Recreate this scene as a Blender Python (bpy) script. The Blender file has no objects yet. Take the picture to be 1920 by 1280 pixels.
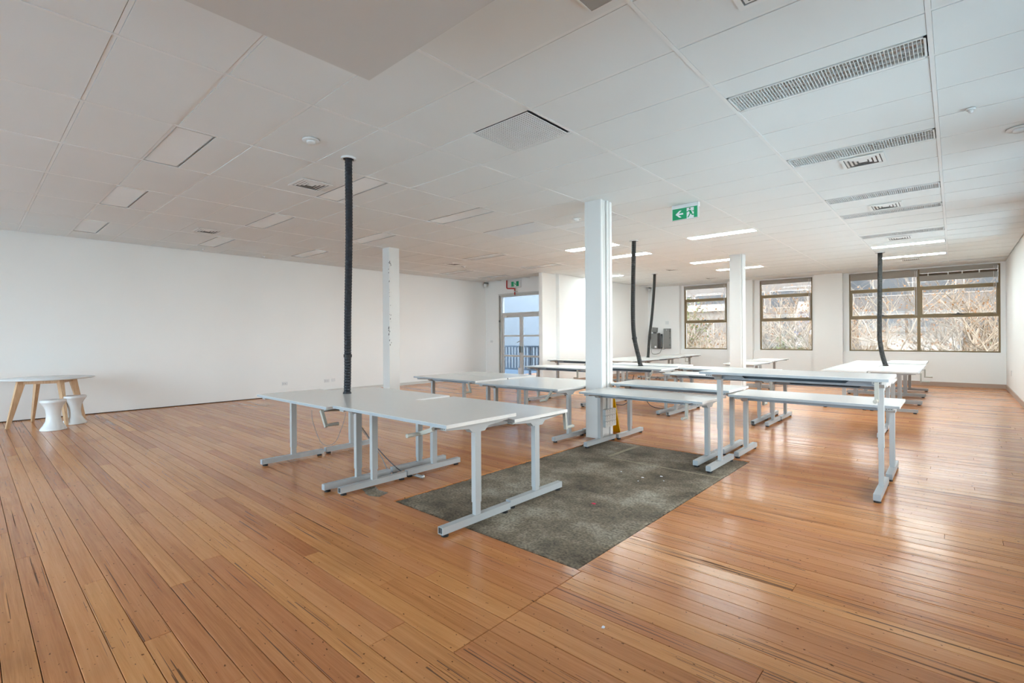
import bpy, bmesh, math, random
from mathutils import Vector, Matrix

# ------------------------------------------------------------------ scene, camera, world, light
scene = bpy.context.scene
COL = scene.collection
random.seed(7)

vs = scene.view_settings
vs.view_transform = 'Standard'
vs.look = 'None'
vs.gamma = 1.0
vs.use_curve_mapping = False
vs.exposure = 0.48
scene.cycles.max_bounces = 6
scene.cycles.diffuse_bounces = 4
scene.cycles.glossy_bounces = 3
scene.cycles.transmission_bounces = 2
scene.cycles.use_adaptive_sampling = True
scene.cycles.adaptive_threshold = 0.11
scene.cycles.adaptive_min_samples = 16
scene.cycles.transparent_max_bounces = 8
scene.cycles.sample_clamp_indirect = 8.0
scene.cycles.caustics_reflective = False
scene.cycles.caustics_refractive = False

TH, ROLL, EYE = 0.73144, -0.00588, 1.352
cam_data = bpy.data.cameras.new('camera')
cam_data.sensor_width = 36.0
cam_data.sensor_fit = 'HORIZONTAL'
cam_data.lens = 36.0 * 923.57 / 1920.0
cam_data.shift_y = -(640.0 - 631.363) / 1920.0
cam_data.clip_start = 0.05
cam_data.clip_end = 300
cam = bpy.data.objects.new('camera', cam_data)
COL.objects.link(cam)
_f = Vector((-math.sin(TH), math.cos(TH), 0))
_r0 = Vector((math.cos(TH), math.sin(TH), 0))
_u0 = Vector((0, 0, 1))
_r = _r0 * math.cos(ROLL) + _u0 * math.sin(ROLL)
_u = _u0 * math.cos(ROLL) - _r0 * math.sin(ROLL)
M4 = Matrix(((_r.x, _u.x, -_f.x, 0.0), (_r.y, _u.y, -_f.y, 0.0), (_r.z, _u.z, -_f.z, EYE), (0, 0, 0, 1)))
cam.matrix_world = M4
scene.camera = cam

SKY_STRENGTH = 14.0
world = bpy.data.worlds.new('sky')
scene.world = world
world.use_nodes = True
wn = world.node_tree.nodes
wl = world.node_tree.links
bg = wn['Background']
geo = wn.new('ShaderNodeTexCoord')
sep = wn.new('ShaderNodeSeparateXYZ')
ramp = wn.new('ShaderNodeValToRGB')
ramp.color_ramp.elements[0].position = 0.0
ramp.color_ramp.elements[0].color = (0.84, 0.93, 0.99, 1)
ramp.color_ramp.elements[1].position = 1.0
ramp.color_ramp.elements[1].color = (0.58, 0.78, 1.0, 1)
wl.new(geo.outputs['Generated'], sep.inputs[0])
wl.new(sep.outputs['Z'], ramp.inputs[0])
wl.new(ramp.outputs[0], bg.inputs['Color'])
bg.inputs['Strength'].default_value = SKY_STRENGTH

sun_data = bpy.data.lights.new('sun', 'SUN')
sun_data.energy = 7.0
sun_data.angle = 0.01
sun_data.color = (1.0, 0.92, 0.80)
sun = bpy.data.objects.new('sun', sun_data)
COL.objects.link(sun)
sun.rotation_euler = Vector((0.80, 0.38, -0.46)).to_track_quat('-Z', 'Y').to_euler()


def portal(name, loc, direction, sx, sy):
    d = bpy.data.lights.new(name, 'AREA')
    d.shape = 'RECTANGLE'
    d.size = sx
    d.size_y = sy
    d.cycles.is_portal = True
    o = bpy.data.objects.new(name, d)
    COL.objects.link(o)
    o.location = loc
    o.rotation_euler = Vector(direction).to_track_quat('-Z', 'Z').to_euler()


# ------------------------------------------------------------------ materials
MATS = {}


def nodes_of(name):
    m = bpy.data.materials.new(name)
    m.use_nodes = True
    nt = m.node_tree
    b = nt.nodes['Principled BSDF']
    MATS[name] = m
    return m, nt, b


def mat(name, col, rough=0.5, metal=0.0, var=0.04, scale=6.0, bump=0.0, bscale=60.0, spec=0.5, emit=0.0):
    m, nt, b = nodes_of(name)
    N, L = nt.nodes, nt.links
    g = N.new('ShaderNodeNewGeometry')
    nz = N.new('ShaderNodeTexNoise')
    nz.inputs['Scale'].default_value = scale
    nz.inputs['Detail'].default_value = 1
    L.new(g.outputs['Position'], nz.inputs['Vector'])
    mx = N.new('ShaderNodeMix')
    mx.data_type = 'RGBA'
    a = tuple(max(0, c * (1 - var)) for c in col) + (1,)
    c2 = tuple(min(1, c * (1 + var)) for c in col) + (1,)
    mx.inputs['A'].default_value = a
    mx.inputs['B'].default_value = c2
    L.new(nz.outputs['Fac'], mx.inputs['Factor'])
    L.new(mx.outputs['Result'], b.inputs['Base Color'])
    b.inputs['Roughness'].default_value = rough
    b.inputs['Metallic'].default_value = metal
    b.inputs['Specular IOR Level'].default_value = spec
    if emit:
        L.new(mx.outputs['Result'], b.inputs['Emission Color'])
        b.inputs['Emission Strength'].default_value = emit
    if bump:
        n2 = N.new('ShaderNodeTexNoise')
        n2.inputs['Scale'].default_value = bscale
        L.new(g.outputs['Position'], n2.inputs['Vector'])
        bp = N.new('ShaderNodeBump')
        bp.inputs['Strength'].default_value = bump
        bp.inputs['Distance'].default_value = 0.01
        L.new(n2.outputs['Fac'], bp.inputs['Height'])
        L.new(bp.outputs['Normal'], b.inputs['Normal'])
    return m


mat('wall_paint', (0.86, 0.858, 0.84), 0.6, var=0.015, scale=1.2)
mat('tile_white', (0.80, 0.822, 0.815), 0.7, var=0.02, scale=2.0)
mat('column_paint', (0.70, 0.698, 0.68), 0.55, var=0.02, scale=1.5)
mat('tee_white', (0.83, 0.84, 0.83), 0.45, var=0.02)
mat('bulkhead_paint', (0.67, 0.675, 0.66), 0.7, var=0.02, scale=2)
mat('panel_white', (0.80, 0.795, 0.78), 0.16, var=0.02)
mat('lit_diffuser', (0.84, 0.98, 1.0), 0.3, var=0.0, emit=30.0)
mat('vent_throat', (0.16, 0.16, 0.155), 0.7)
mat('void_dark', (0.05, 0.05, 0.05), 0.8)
mat('louvre_metal', (0.82, 0.82, 0.81), 0.3)
mat('perforated', (0.40, 0.40, 0.385), 0.5)
mat('laminate', (0.74, 0.73, 0.70), 0.22, var=0.02, scale=40)
mat('laminate_edge', (0.35, 0.385, 0.41), 0.4, var=0.02)
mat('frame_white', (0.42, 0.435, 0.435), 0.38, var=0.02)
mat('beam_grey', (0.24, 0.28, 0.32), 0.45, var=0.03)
mat('crank_grey', (0.40, 0.39, 0.34), 0.4, var=0.04)
mat('slot_dark', (0.05, 0.075, 0.10), 0.6)
mat('black_rubber', (0.012, 0.012, 0.013), 0.6)
mat('hose_black', (0.013, 0.015, 0.021), 0.5, spec=0.35)
mat('hose_grey', (0.034, 0.034, 0.033), 0.7, spec=0.3)
mat('plastic_white', (0.76, 0.77, 0.77), 0.25, var=0.02)
mat('bronze', (0.20, 0.135, 0.06), 0.4, metal=0.2, var=0.06)
mat('bronze_dark', (0.10, 0.065, 0.04), 0.45, var=0.05)
mat('blind_taupe', (0.36, 0.33, 0.29), 0.8, var=0.03)
mat('sign_green', (0.0, 0.33, 0.13), 0.35, var=0.03)
mat('sign_white', (0.82, 0.82, 0.84), 0.35)
mat('pipe_red', (0.52, 0.025, 0.02), 0.4)
mat('door_grey', (0.62, 0.61, 0.58), 0.45, var=0.02)
mat('metal_steel', (0.5, 0.5, 0.5), 0.3, metal=0.8)
mat('base_wood', (0.42, 0.31, 0.25), 0.5, var=0.08, scale=3)
mat('device_grey', (0.22, 0.22, 0.21), 0.5)
mat('device_dark', (0.06, 0.06, 0.06), 0.5)
mat('yellow_plastic', (0.80, 0.50, 0.0), 0.4)
mat('outlet_grey', (0.68, 0.68, 0.65), 0.4)
mat('outlet_side', (0.42, 0.47, 0.48), 0.45)
mat('subfloor', (0.055, 0.028, 0.014), 0.9)
mat('paper', (0.82, 0.82, 0.84), 0.8)
mat('red_scrap', (0.75, 0.03, 0.10), 0.6)
mat('leaf_brown', (0.30, 0.13, 0.04), 0.7, var=0.25, scale=9)
mat('bark', (0.22, 0.165, 0.115), 0.8, var=0.25, scale=3)
mat('bark_pale', (0.42, 0.335, 0.255), 0.8, var=0.25, scale=3)
mat('shrub_green', (0.18, 0.20, 0.08), 0.8, var=0.3, scale=3)
mat('ext_grey', (0.185, 0.166, 0.157), 0.8, var=0.06, scale=0.5)
mat('ext_pale', (0.25, 0.222, 0.205), 0.8, var=0.05, scale=0.5)
mat('ext_white', (0.42, 0.375, 0.345), 0.7, var=0.04, scale=0.5)
mat('ext_dark', (0.07, 0.075, 0.085), 0.4)
mat('ext_blue', (0.10, 0.14, 0.24), 0.5)
mat('solar_blue', (0.09, 0.09, 0.15), 0.25)
mat('ground_tan', (0.46, 0.43, 0.38), 0.9, var=0.15, scale=0.3)
mat('balcony_wall', (0.17, 0.178, 0.185), 0.8, var=0.03, scale=0.6)
mat('rail_blue', (0.025, 0.045, 0.068), 0.5)
mat('balcony_floor', (0.075, 0.10, 0.125), 0.6, var=0.1)
mat('bounce_pale', (0.54, 0.69, 0.74), 0.8, var=0.05, scale=0.6)  # bright cool tone chosen to reflect skylight up to the ceiling
mat('stain_brown', (0.13, 0.065, 0.035), 0.35, var=0.4, scale=30)
mat('mortar', (0.36, 0.31, 0.21), 0.8, var=0.25, scale=14)
mat('paint_chip', (0.16, 0.16, 0.155), 0.8)


def mat_glass(name, tint, gloss=0.12):
    m, nt, b = nodes_of(name)
    N, L = nt.nodes, nt.links
    t = N.new('ShaderNodeBsdfTransparent')
    t.inputs['Color'].default_value = tint + (1,)
    gl = N.new('ShaderNodeBsdfGlossy')
    gl.inputs['Roughness'].default_value = 0.02
    lw = N.new('ShaderNodeFresnel')
    lw.inputs['IOR'].default_value = 1.3
    mx = N.new('ShaderNodeMixShader')
    L.new(lw.outputs[0], mx.inputs['Fac'])
    L.new(t.outputs[0], mx.inputs[1])
    L.new(gl.outputs[0], mx.inputs[2])
    L.new(mx.outputs[0], N['Material Output'].inputs['Surface'])
    return m


mat_glass('glass_tinted', (0.575, 0.557, 0.535))
mat_glass('glass_side', (0.735, 0.715, 0.69))
mat_glass('glass_rear', (0.69, 0.74, 0.765))
mat_glass('glass_door', (0.72, 0.745, 0.77))
mat_glass('glass_clear', (0.95, 0.965, 0.97))


def mat_oak():
    m, nt, b = nodes_of('oak')
    N, L = nt.nodes, nt.links
    tc = N.new('ShaderNodeTexCoord')
    mp = N.new('ShaderNodeMapping')
    mp.inputs['Scale'].default_value = (30, 30, 3)
    nz = N.new('ShaderNodeTexNoise')
    nz.inputs['Scale'].default_value = 2
    nz.inputs['Detail'].default_value = 6
    rp = N.new('ShaderNodeValToRGB')
    rp.color_ramp.elements[0].position = 0.3
    rp.color_ramp.elements[0].color = (0.52, 0.32, 0.17, 1)
    rp.color_ramp.elements[1].position = 0.7
    rp.color_ramp.elements[1].color = (0.68, 0.46, 0.28, 1)
    L.new(tc.outputs['Object'], mp.inputs[0])
    L.new(mp.outputs[0], nz.inputs['Vector'])
    L.new(nz.outputs['Fac'], rp.inputs[0])
    L.new(rp.outputs[0], b.inputs['Base Color'])
    b.inputs['Roughness'].default_value = 0.4


mat_oak()


def mat_floor():
    m, nt, b = nodes_of('floor_timber')
    N, L = nt.nodes, nt.links

    def math_(op, a, bb=None, c=None):
        n = N.new('ShaderNodeMath')
        n.operation = op
        for i, v in enumerate((a, bb, c)):
            if v is None:
                continue
            if isinstance(v, (int, float)):
                n.inputs[i].default_value = v
            else:
                L.new(v, n.inputs[i])
        return n.outputs[0]
    g = N.new('ShaderNodeNewGeometry')
    oi = N.new('ShaderNodeObjectInfo')
    rnd = math_('FRACT', math_('ADD', math_('MULTIPLY', g.outputs['Random Per Island'], 7.13), math_('MULTIPLY', oi.outputs['Random'], 3.71)))
    rnd2 = math_('FRACT', math_('MULTIPLY', rnd, 17.37))
    off = N.new('ShaderNodeCombineXYZ')
    L.new(math_('MULTIPLY', rnd, 31.0), off.inputs[0])
    L.new(math_('MULTIPLY', rnd2, 17.0), off.inputs[1])
    L.new(math_('MULTIPLY', rnd, 53.0), off.inputs[2])
    add = N.new('ShaderNodeVectorMath')
    add.operation = 'ADD'
    L.new(g.outputs['Position'], add.inputs[0])
    L.new(off.outputs[0], add.inputs[1])

    def noise(scale3, sc=1.0, detail=5.0, rough=0.6, dist=0.0, vec=None):
        mp = N.new('ShaderNodeMapping')
        mp.inputs['Scale'].default_value = scale3
        L.new(vec or add.outputs[0], mp.inputs[0])
        n = N.new('ShaderNodeTexNoise')
        n.inputs['Scale'].default_value = sc
        n.inputs['Detail'].default_value = detail
        n.inputs['Roughness'].default_value = rough
        n.inputs['Distortion'].default_value = dist
        L.new(mp.outputs[0], n.inputs['Vector'])
        return n.outputs['Fac']
    grain = noise((1.3, 42.0, 42.0), 1.0, 4, 0.65, 0.6)
    fine = noise((5.0, 190.0, 190.0), 1.0, 2, 0.7)
    broad = noise((0.5, 5.0, 5.0), 1.0, 2, 0.5, 0.0)
    rp = N.new('ShaderNodeValToRGB')
    el = rp.color_ramp.elements
    el[0].position = 0.28
    el[0].color = (0.40, 0.140, 0.040, 1)
    el[1].position = 0.74
    el[1].color = (0.69, 0.305, 0.112, 1)
    e = el.new(0.5)
    e.color = (0.575, 0.226, 0.072, 1)
    v = math_('ADD', math_('MULTIPLY', grain, 0.50), math_('ADD', math_('MULTIPLY', fine, 0.22), math_('MULTIPLY', broad, 0.28)))
    v = math_('ADD', v, math_('MULTIPLY', math_('SUBTRACT', rnd, 0.5), 0.17))
    L.new(v, rp.inputs[0])
    hs = N.new('ShaderNodeHueSaturation')
    L.new(math_('ADD', 0.495, math_('MULTIPLY', rnd2, 0.010)), hs.inputs['Hue'])
    hs.inputs['Saturation'].default_value = 0.97
    L.new(math_('ADD', 0.90, math_('MULTIPLY', rnd2, 0.20)), hs.inputs['Value'])
    L.new(rp.outputs[0], hs.inputs['Color'])
    # worn dark cracks running with the grain, more of them in patches
    crack = noise((0.9, 95.0, 95.0), 1.0, 2, 0.5, 0.0)
    patch = noise((0.55, 0.9, 1.0), 1.0, 2, 0.5, 0.0, g.outputs['Position'])
    sepx = N.new('ShaderNodeSeparateXYZ')
    L.new(g.outputs['Position'], sepx.inputs[0])
    worn = math_('MULTIPLY', math_('GREATER_THAN', sepx.outputs[0], -1.62), 0.07)
    cm = math_('MULTIPLY', math_('GREATER_THAN', math_('ADD', crack, math_('MULTIPLY', worn, 0.55)), 0.668), math_('GREATER_THAN', math_('ADD', patch, worn), 0.50))
    spots = noise((38.0, 52.0, 40.0), 1.0, 1, 0.5, 0.0, g.outputs['Position'])
    sm = math_('GREATER_THAN', spots, 0.735)
    dark = math_('MINIMUM', math_('ADD', math_('MULTIPLY', cm, 0.80), math_('MULTIPLY', sm, 0.75)), 0.85)
    stain = noise((0.8, 1.1, 1.0), 1.0, 3, 0.55, 0.0, g.outputs['Position'])
    mr = N.new('ShaderNodeMapRange')
    mr.inputs['From Min'].default_value = 0.60
    mr.inputs['From Max'].default_value = 0.78
    mr.inputs['To Max'].default_value = 0.30
    L.new(stain, mr.inputs['Value'])
    dark2 = math_('MAXIMUM', dark, mr.outputs[0])
    mx = N.new('ShaderNodeMix')
    mx.data_type = 'RGBA'
    L.new(dark2, mx.inputs['Factor'])
    L.new(hs.outputs[0], mx.inputs['A'])
    mx.inputs['B'].default_value = (0.060, 0.026, 0.011, 1)
    L.new(mx.outputs['Result'], b.inputs['Base Color'])
    rr = noise((0.7, 3.0, 3.0), 1.0, 2, 0.6)
    L.new(math_('MINIMUM', math_('ADD', math_('ADD', 0.13, math_('MULTIPLY', rr, 0.16)), math_('MULTIPLY', cm, 0.5)), 1.0), b.inputs['Roughness'])
    b.inputs['Specular IOR Level'].default_value = 0.34
    bp = N.new('ShaderNodeBump')
    bp.inputs['Strength'].default_value = 0.35
    bp.inputs['Distance'].default_value = 0.004
    h = math_('SUBTRACT', math_('ADD', math_('MULTIPLY', grain, 0.25), math_('MULTIPLY', noise((0.5, 7.0, 7.0), 1.0, 1, 0.5), 1.3)), math_('MULTIPLY', cm, 0.5))
    L.new(h, bp.inputs['Height'])
    L.new(bp.outputs[0], b.inputs['Normal'])


mat_floor()


def mat_concrete():
    m, nt, b = nodes_of('concrete')
    N, L = nt.nodes, nt.links
    g = N.new('ShaderNodeNewGeometry')
    n1 = N.new('ShaderNodeTexNoise')
    n1.inputs['Scale'].default_value = 2.2
    n1.inputs['Detail'].default_value = 6
    n1.inputs['Roughness'].default_value = 0.68
    n2 = N.new('ShaderNodeTexNoise')
    n2.inputs['Scale'].default_value = 55
    n2.inputs['Detail'].default_value = 5
    L.new(g.outputs['Position'], n1.inputs['Vector'])
    L.new(g.outputs['Position'], n2.inputs['Vector'])
    rp = N.new('ShaderNodeValToRGB')
    el = rp.color_ramp.elements
    el[0].position = 0.33
    el[0].color = (0.095, 0.072, 0.046, 1)
    el[1].position = 0.68
    el[1].color = (0.44, 0.385, 0.305, 1)
    e = el.new(0.5)
    e.color = (0.235, 0.187, 0.131, 1)
    L.new(n1.outputs['Fac'], rp.inputs[0])
    mx = N.new('ShaderNodeMix')
    mx.data_type = 'RGBA'
    mx.blend_type = 'MULTIPLY'
    mx.inputs['Factor'].default_value = 0.75
    r2 = N.new('ShaderNodeValToRGB')
    r2.color_ramp.elements[0].position = 0.35
    r2.color_ramp.elements[0].color = (0.32, 0.31, 0.29, 1)
    r2.color_ramp.elements[1].position = 0.62
    r2.color_ramp.elements[1].color = (1.15, 1.15, 1.12, 1)
    L.new(n2.outputs['Fac'], r2.inputs[0])
    L.new(rp.outputs[0], mx.inputs['A'])
    L.new(r2.outputs[0], mx.inputs['B'])
    L.new(mx.outputs['Result'], b.inputs['Base Color'])
    b.inputs['Roughness'].default_value = 0.75
    bp = N.new('ShaderNodeBump')
    bp.inputs['Strength'].default_value = 0.6
    bp.inputs['Distance'].default_value = 0.006
    L.new(n2.outputs['Fac'], bp.inputs['Height'])
    L.new(bp.outputs[0], b.inputs['Normal'])


mat_concrete()


# ------------------------------------------------------------------ mesh helpers
class MB:
    """collects vertices and faces, builds ONE mesh object"""

    def __init__(self):
        self.v = []
        self.f = []

    def box(self, x0, x1, y0, y1, z0, z1):
        n = len(self.v)
        self.v += [(x0, y0, z0), (x1, y0, z0), (x1, y1, z0), (x0, y1, z0), (x0, y0, z1), (x1, y0, z1), (x1, y1, z1), (x0, y1, z1)]
        self.f += [tuple(n + i for i in q) for q in ((0, 3, 2, 1), (4, 5, 6, 7), (0, 1, 5, 4), (1, 2, 6, 5), (2, 3, 7, 6), (3, 0, 4, 7))]
        return self

    def plank(self, x0, x1, y0, y1, z0, z1, c=0.0015):
        n = len(self.v)
        self.v += [(x0, y0, z0), (x1, y0, z0), (x1, y1, z0), (x0, y1, z0),
                   (x0, y0, z1 - c), (x1, y0, z1 - c), (x1, y1, z1 - c), (x0, y1, z1 - c),
                   (x0 + c, y0 + c, z1), (x1 - c, y0 + c, z1), (x1 - c, y1 - c, z1), (x0 + c, y1 - c, z1)]
        q = []
        for a, b in ((0, 4), (4, 8)):
            for i in range(4):
                j = (i + 1) % 4
                q.append((a + i, a + j, b + j, b + i))
        q.append((8, 9, 10, 11))
        self.f += [tuple(n + i for i in t) for t in q]
        return self

    def prism(self, pts, axis, a0, a1):
        """closed 2D outline extruded along axis; pts are the two other coords in xyz order"""
        n = len(self.v)
        k = len(pts)
        for a in (a0, a1):
            for p, q in pts:
                if axis == 'x':
                    self.v.append((a, p, q))
                elif axis == 'y':
                    self.v.append((p, a, q))
                else:
                    self.v.append((p, q, a))
        self.f.append(tuple(range(n, n + k)))
        self.f.append(tuple(range(n + 2 * k - 1, n + k - 1, -1)))
        for i in range(k):
            j = (i + 1) % k
            self.f.append((n + i, n + j, n + k + j, n + k + i))
        return self

    def tube(self, pts, radii, sides=10, cap=True):
        if not isinstance(radii, (list, tuple)):
            radii = [radii] * len(pts)
        P = [Vector(p) for p in pts]
        n0 = len(self.v)
        up = None
        for i, p in enumerate(P):
            t = (P[min(i + 1, len(P) - 1)] - P[max(i - 1, 0)]).normalized()
            if up is None:
                up = Vector((1, 0, 0)) if abs(t.x) < 0.8 else Vector((0, 1, 0))
            a = (up - t * up.dot(t)).normalized()
            b = t.cross(a)
            up = a
            for s in range(sides):
                w = 2 * math.pi * s / sides
                q = p + a * (math.cos(w) * radii[i]) + b * (math.sin(w) * radii[i])
                self.v.append(tuple(q))
        for i in range(len(P) - 1):
            for s in range(sides):
                t = (s + 1) % sides
                self.f.append((n0 + i * sides + s, n0 + i * sides + t, n0 + (i + 1) * sides + t, n0 + (i + 1) * sides + s))
        if cap:
            self.f.append(tuple(n0 + s for s in range(sides - 1, -1, -1)))
            e = n0 + (len(P) - 1) * sides
            self.f.append(tuple(e + s for s in range(sides)))
        return self

    def lathe(self, prof, cx, cy, seg=32):
        n0 = len(self.v)
        k = len(prof)
        for r, z in prof:
            for s in range(seg):
                w = 2 * math.pi * s / seg
                self.v.append((cx + r * math.cos(w), cy + r * math.sin(w), z))
        for i in range(k - 1):
            for s in range(seg):
                t = (s + 1) % seg
                self.f.append((n0 + i * seg + s, n0 + i * seg + t, n0 + (i + 1) * seg + t, n0 + (i + 1) * seg + s))
        self.f.append(tuple(n0 + s for s in range(seg - 1, -1, -1)))
        self.f.append(tuple(n0 + (k - 1) * seg + s for s in range(seg)))
        return self

    def sphere(self, c, r, u=12, w=8, sz=1.0):
        prof = []
        for i in range(w + 1):
            a = -math.pi / 2 + math.pi * i / w
            prof.append((max(1e-4, r * math.cos(a)), c[2] + r * sz * math.sin(a)))
        return self.lathe(prof, c[0], c[1], u)

    def mesh(self, name, material, smooth=False):
        me = bpy.data.meshes.new(name)
        me.from_pydata(self.v, [], self.f)
        bm = bmesh.new()
        bm.from_mesh(me)
        bmesh.ops.recalc_face_normals(bm, faces=bm.faces)
        bm.to_mesh(me)
        bm.free()
        me.materials.append(MATS[material])
        if smooth:
            me.polygons.foreach_set('use_smooth', [True] * len(me.polygons))
        return me

    def build(self, name, material, parent=None, smooth=False):
        return link(name, self.mesh(name, material, smooth), parent)


def link(name, me, parent=None, loc=None):
    o = bpy.data.objects.new(name, me)
    COL.objects.link(o)
    if parent is not None:
        o.parent = parent
    if loc is not None:
        o.location = loc
    return o


def tag(o, label=None, cat=None, group=None, kind=None):
    if label:
        o['label'] = label
    if cat:
        o['category'] = cat
    if group:
        o['group'] = group
    if kind:
        o['kind'] = kind
    return o


def thing(name, loc, label, cat, group=None, rz=0.0):
    o = bpy.data.objects.new(name, None)
    COL.objects.link(o)
    o.location = loc
    o.rotation_euler = (0, 0, rz)
    o.empty_display_size = 0.1
    return tag(o, label, cat, group)


def struct(name, mb, material, parent=None):
    o = mb.build(name, material, parent)
    if parent is None:
        o['kind'] = 'structure'
    return o


def copy_tree(o, parent=None):
    c = o.copy()
    COL.objects.link(c)
    c.parent = parent
    for ch in list(o.children):
        copy_tree(ch, c)
    return c


# ------------------------------------------------------------------ the room
XL, XR, YW, YB, ZC = -11.61, 0.955, 17.15, -5.0, 3.157
YD = 11.63           # door wall
XF = -8.48           # far left wall face

# floor: dark sub floor, boards on top
floor = struct('floor', MB().box(XL - 0.15, XR + 0.15, YB - 0.15, YW + 0.3, -0.25, -0.014), 'subfloor')
BW = 0.1085
SX0, SX1, SY0, SY1 = -3.46, -1.635, YB + 68 * BW, YB + 98 * BW
rngf = random.Random(3)
segs = []
j = 0
y = YB
while y < YW + 0.05:
    y1 = y + BW - 0.0026 - (0.002 if rngf.random() < 0.15 else 0.0)
    spans = [(XL - 0.05, XR + 0.05)]
    if SY0 - 0.01 < y < SY1 - 0.01:
        spans = [(XL - 0.05, SX0), (SX1, XR + 0.05)]
    elif 1.35 < y < SY0 - 0.01:
        spans = [(XL - 0.05, -1.606), (-1.604, XR + 0.05)]
    for a, b in spans:
        x = a - rngf.uniform(0, 1.5)
        while x < b:
            L_ = rngf.uniform(2.2, 5.5) if a > -2 else rngf.uniform(1.4, 4.2)
            xa, xb = max(x, a), min(x + L_, b)
            if b - xb < 0.35:
                xb = b
            if xb - xa < 0.3 and xb < b:
                xb = min(xa + 0.9, b)
                L_ = xb - x
            if xb - xa > 0.01:
                segs.append((xa + 0.0008, xb - 0.0008, y, y1, rngf.uniform(-0.0012, 0.0)))
            x = x + L_ if xb < b else b + 1
    y += BW
    j += 1
near, far = [], []
for s in segs:
    xa, xb, ya, yb, dz = s
    yc = (ya + yb) / 2
    seen = yc > 0.02 and (yc - 0.05) > (xa + 2.85) * 0.885 and xa < 0.95
    d = math.hypot(min(max(-xa, 0), max(-xb, 0)), yc)
    size = (xb - xa) / (d * d + 0.5)
    (near if seen and yc < 5.4 else far).append((size, s))
near.sort(key=lambda t: -t[0])
far += near[290:]
near = near[:290]
for _, (xa, xb, ya, yb, dz) in near:
    xc, yc = (xa + xb) / 2, (ya + yb) / 2
    MB().plank(xa - xc, xb - xc, ya - yc, yb - yc, -0.013, 0).build('floorboard', 'floor_timber', floor).location = (xc, yc, dz)
mb = MB()
for _, (xa, xb, ya, yb, dz) in far:
    mb.plank(xa, xb, ya, yb, -0.013, dz)
o = mb.build('distant_floorboards', 'floor_timber', floor)
tag(o, kind='stuff')

# concrete inset with ragged border
rg = random.Random(11)


def ragged_slab(name, x0, x1, y0, y1, nx, ny, rag, zt, zn, material, parent, corner=None):
    mbs = MB()
    bnd = {}
    for jy in range(ny + 1):
        for ix in range(nx + 1):
            x = x0 + (x1 - x0) * ix / nx
            y = y0 + (y1 - y0) * jy / ny
            z = zt + rg.uniform(-zn, zn)
            edge = ix in (0, nx) or jy in (0, ny)
            if edge:
                x += rg.uniform(-rag, rag * 0.3) * (1 if ix == nx else -1 if ix == 0 else 0)
                y += rg.uniform(-rag, rag * 0.3) * (1 if jy == ny else -1 if jy == 0 else 0)
                z = zt - 0.004
            mbs.v.append((x, y, z))
    w = nx + 1
    for jy in range(ny):
        for ix in range(nx):
            a = jy * w + ix
            mbs.f.append((a, a + 1, a + w + 1, a + w))
    # skirt
    ring = [i for i in range(w)] + [jy * w + nx for jy in range(1, ny + 1)] + [ny * w + ix for ix in range(nx - 1, -1, -1)] + [jy * w for jy in range(ny - 1, 0, -1)]
    n0 = len(mbs.v)
    for i in ring:
        x, y, z = mbs.v[i]
        mbs.v.append((x, y, -0.0139))
    for k in range(len(ring)):
        k2 = (k + 1) % len(ring)
        mbs.f.append((ring[k], ring[k2], n0 + k2, n0 + k))
    return mbs.build(name, material, parent, True)


ragged_slab('concrete_inset', SX0 + 0.006, SX1 - 0.006, SY0 + 0.006, SY1 - 0.006, 62, 108, 0.016, -0.0022, 0.0012, 'concrete', floor)
mb = MB().prism([(-3.95, 2.375), (-3.73, 2.315), (-3.64, 2.355), (-3.68, 2.47), (-3.80, 2.455), (-3.93, 2.50)], 'z', 0.0002, 0.0016)
mb.build('concrete_patch', 'concrete', floor)
MB().prism([(-3.83, 2.33), (-3.73, 2.312), (-3.66, 2.345), (-3.70, 2.39), (-3.78, 2.37)], 'z', 0.0014, 0.0024).build('repair_patch', 'concrete', floor)
# old timber inlay marks across the concrete
MB().box(-2.93, -2.885, 4.86, 5.58, -0.002, -0.0008).build('mortar_line', 'mortar', floor)
MB().box(-2.86, -1.66, 4.80, 4.822, -0.002, -0.0008).build('mortar_line', 'mortar', floor)

# ceiling
ceil = struct('ceiling', MB().box(XL - 0.15, XR + 0.15, YB - 0.15, YD + 0.05, ZC + 0.09, ZC + 0.35)
              .box(XF - 0.15, XR + 0.15, YD + 0.05, YW + 0.35, ZC + 0.09, ZC + 0.35), 'tile_white')
GX0, GY0, SXT, SYT = -0.1, 0.61, 1.2, 0.6
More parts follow.
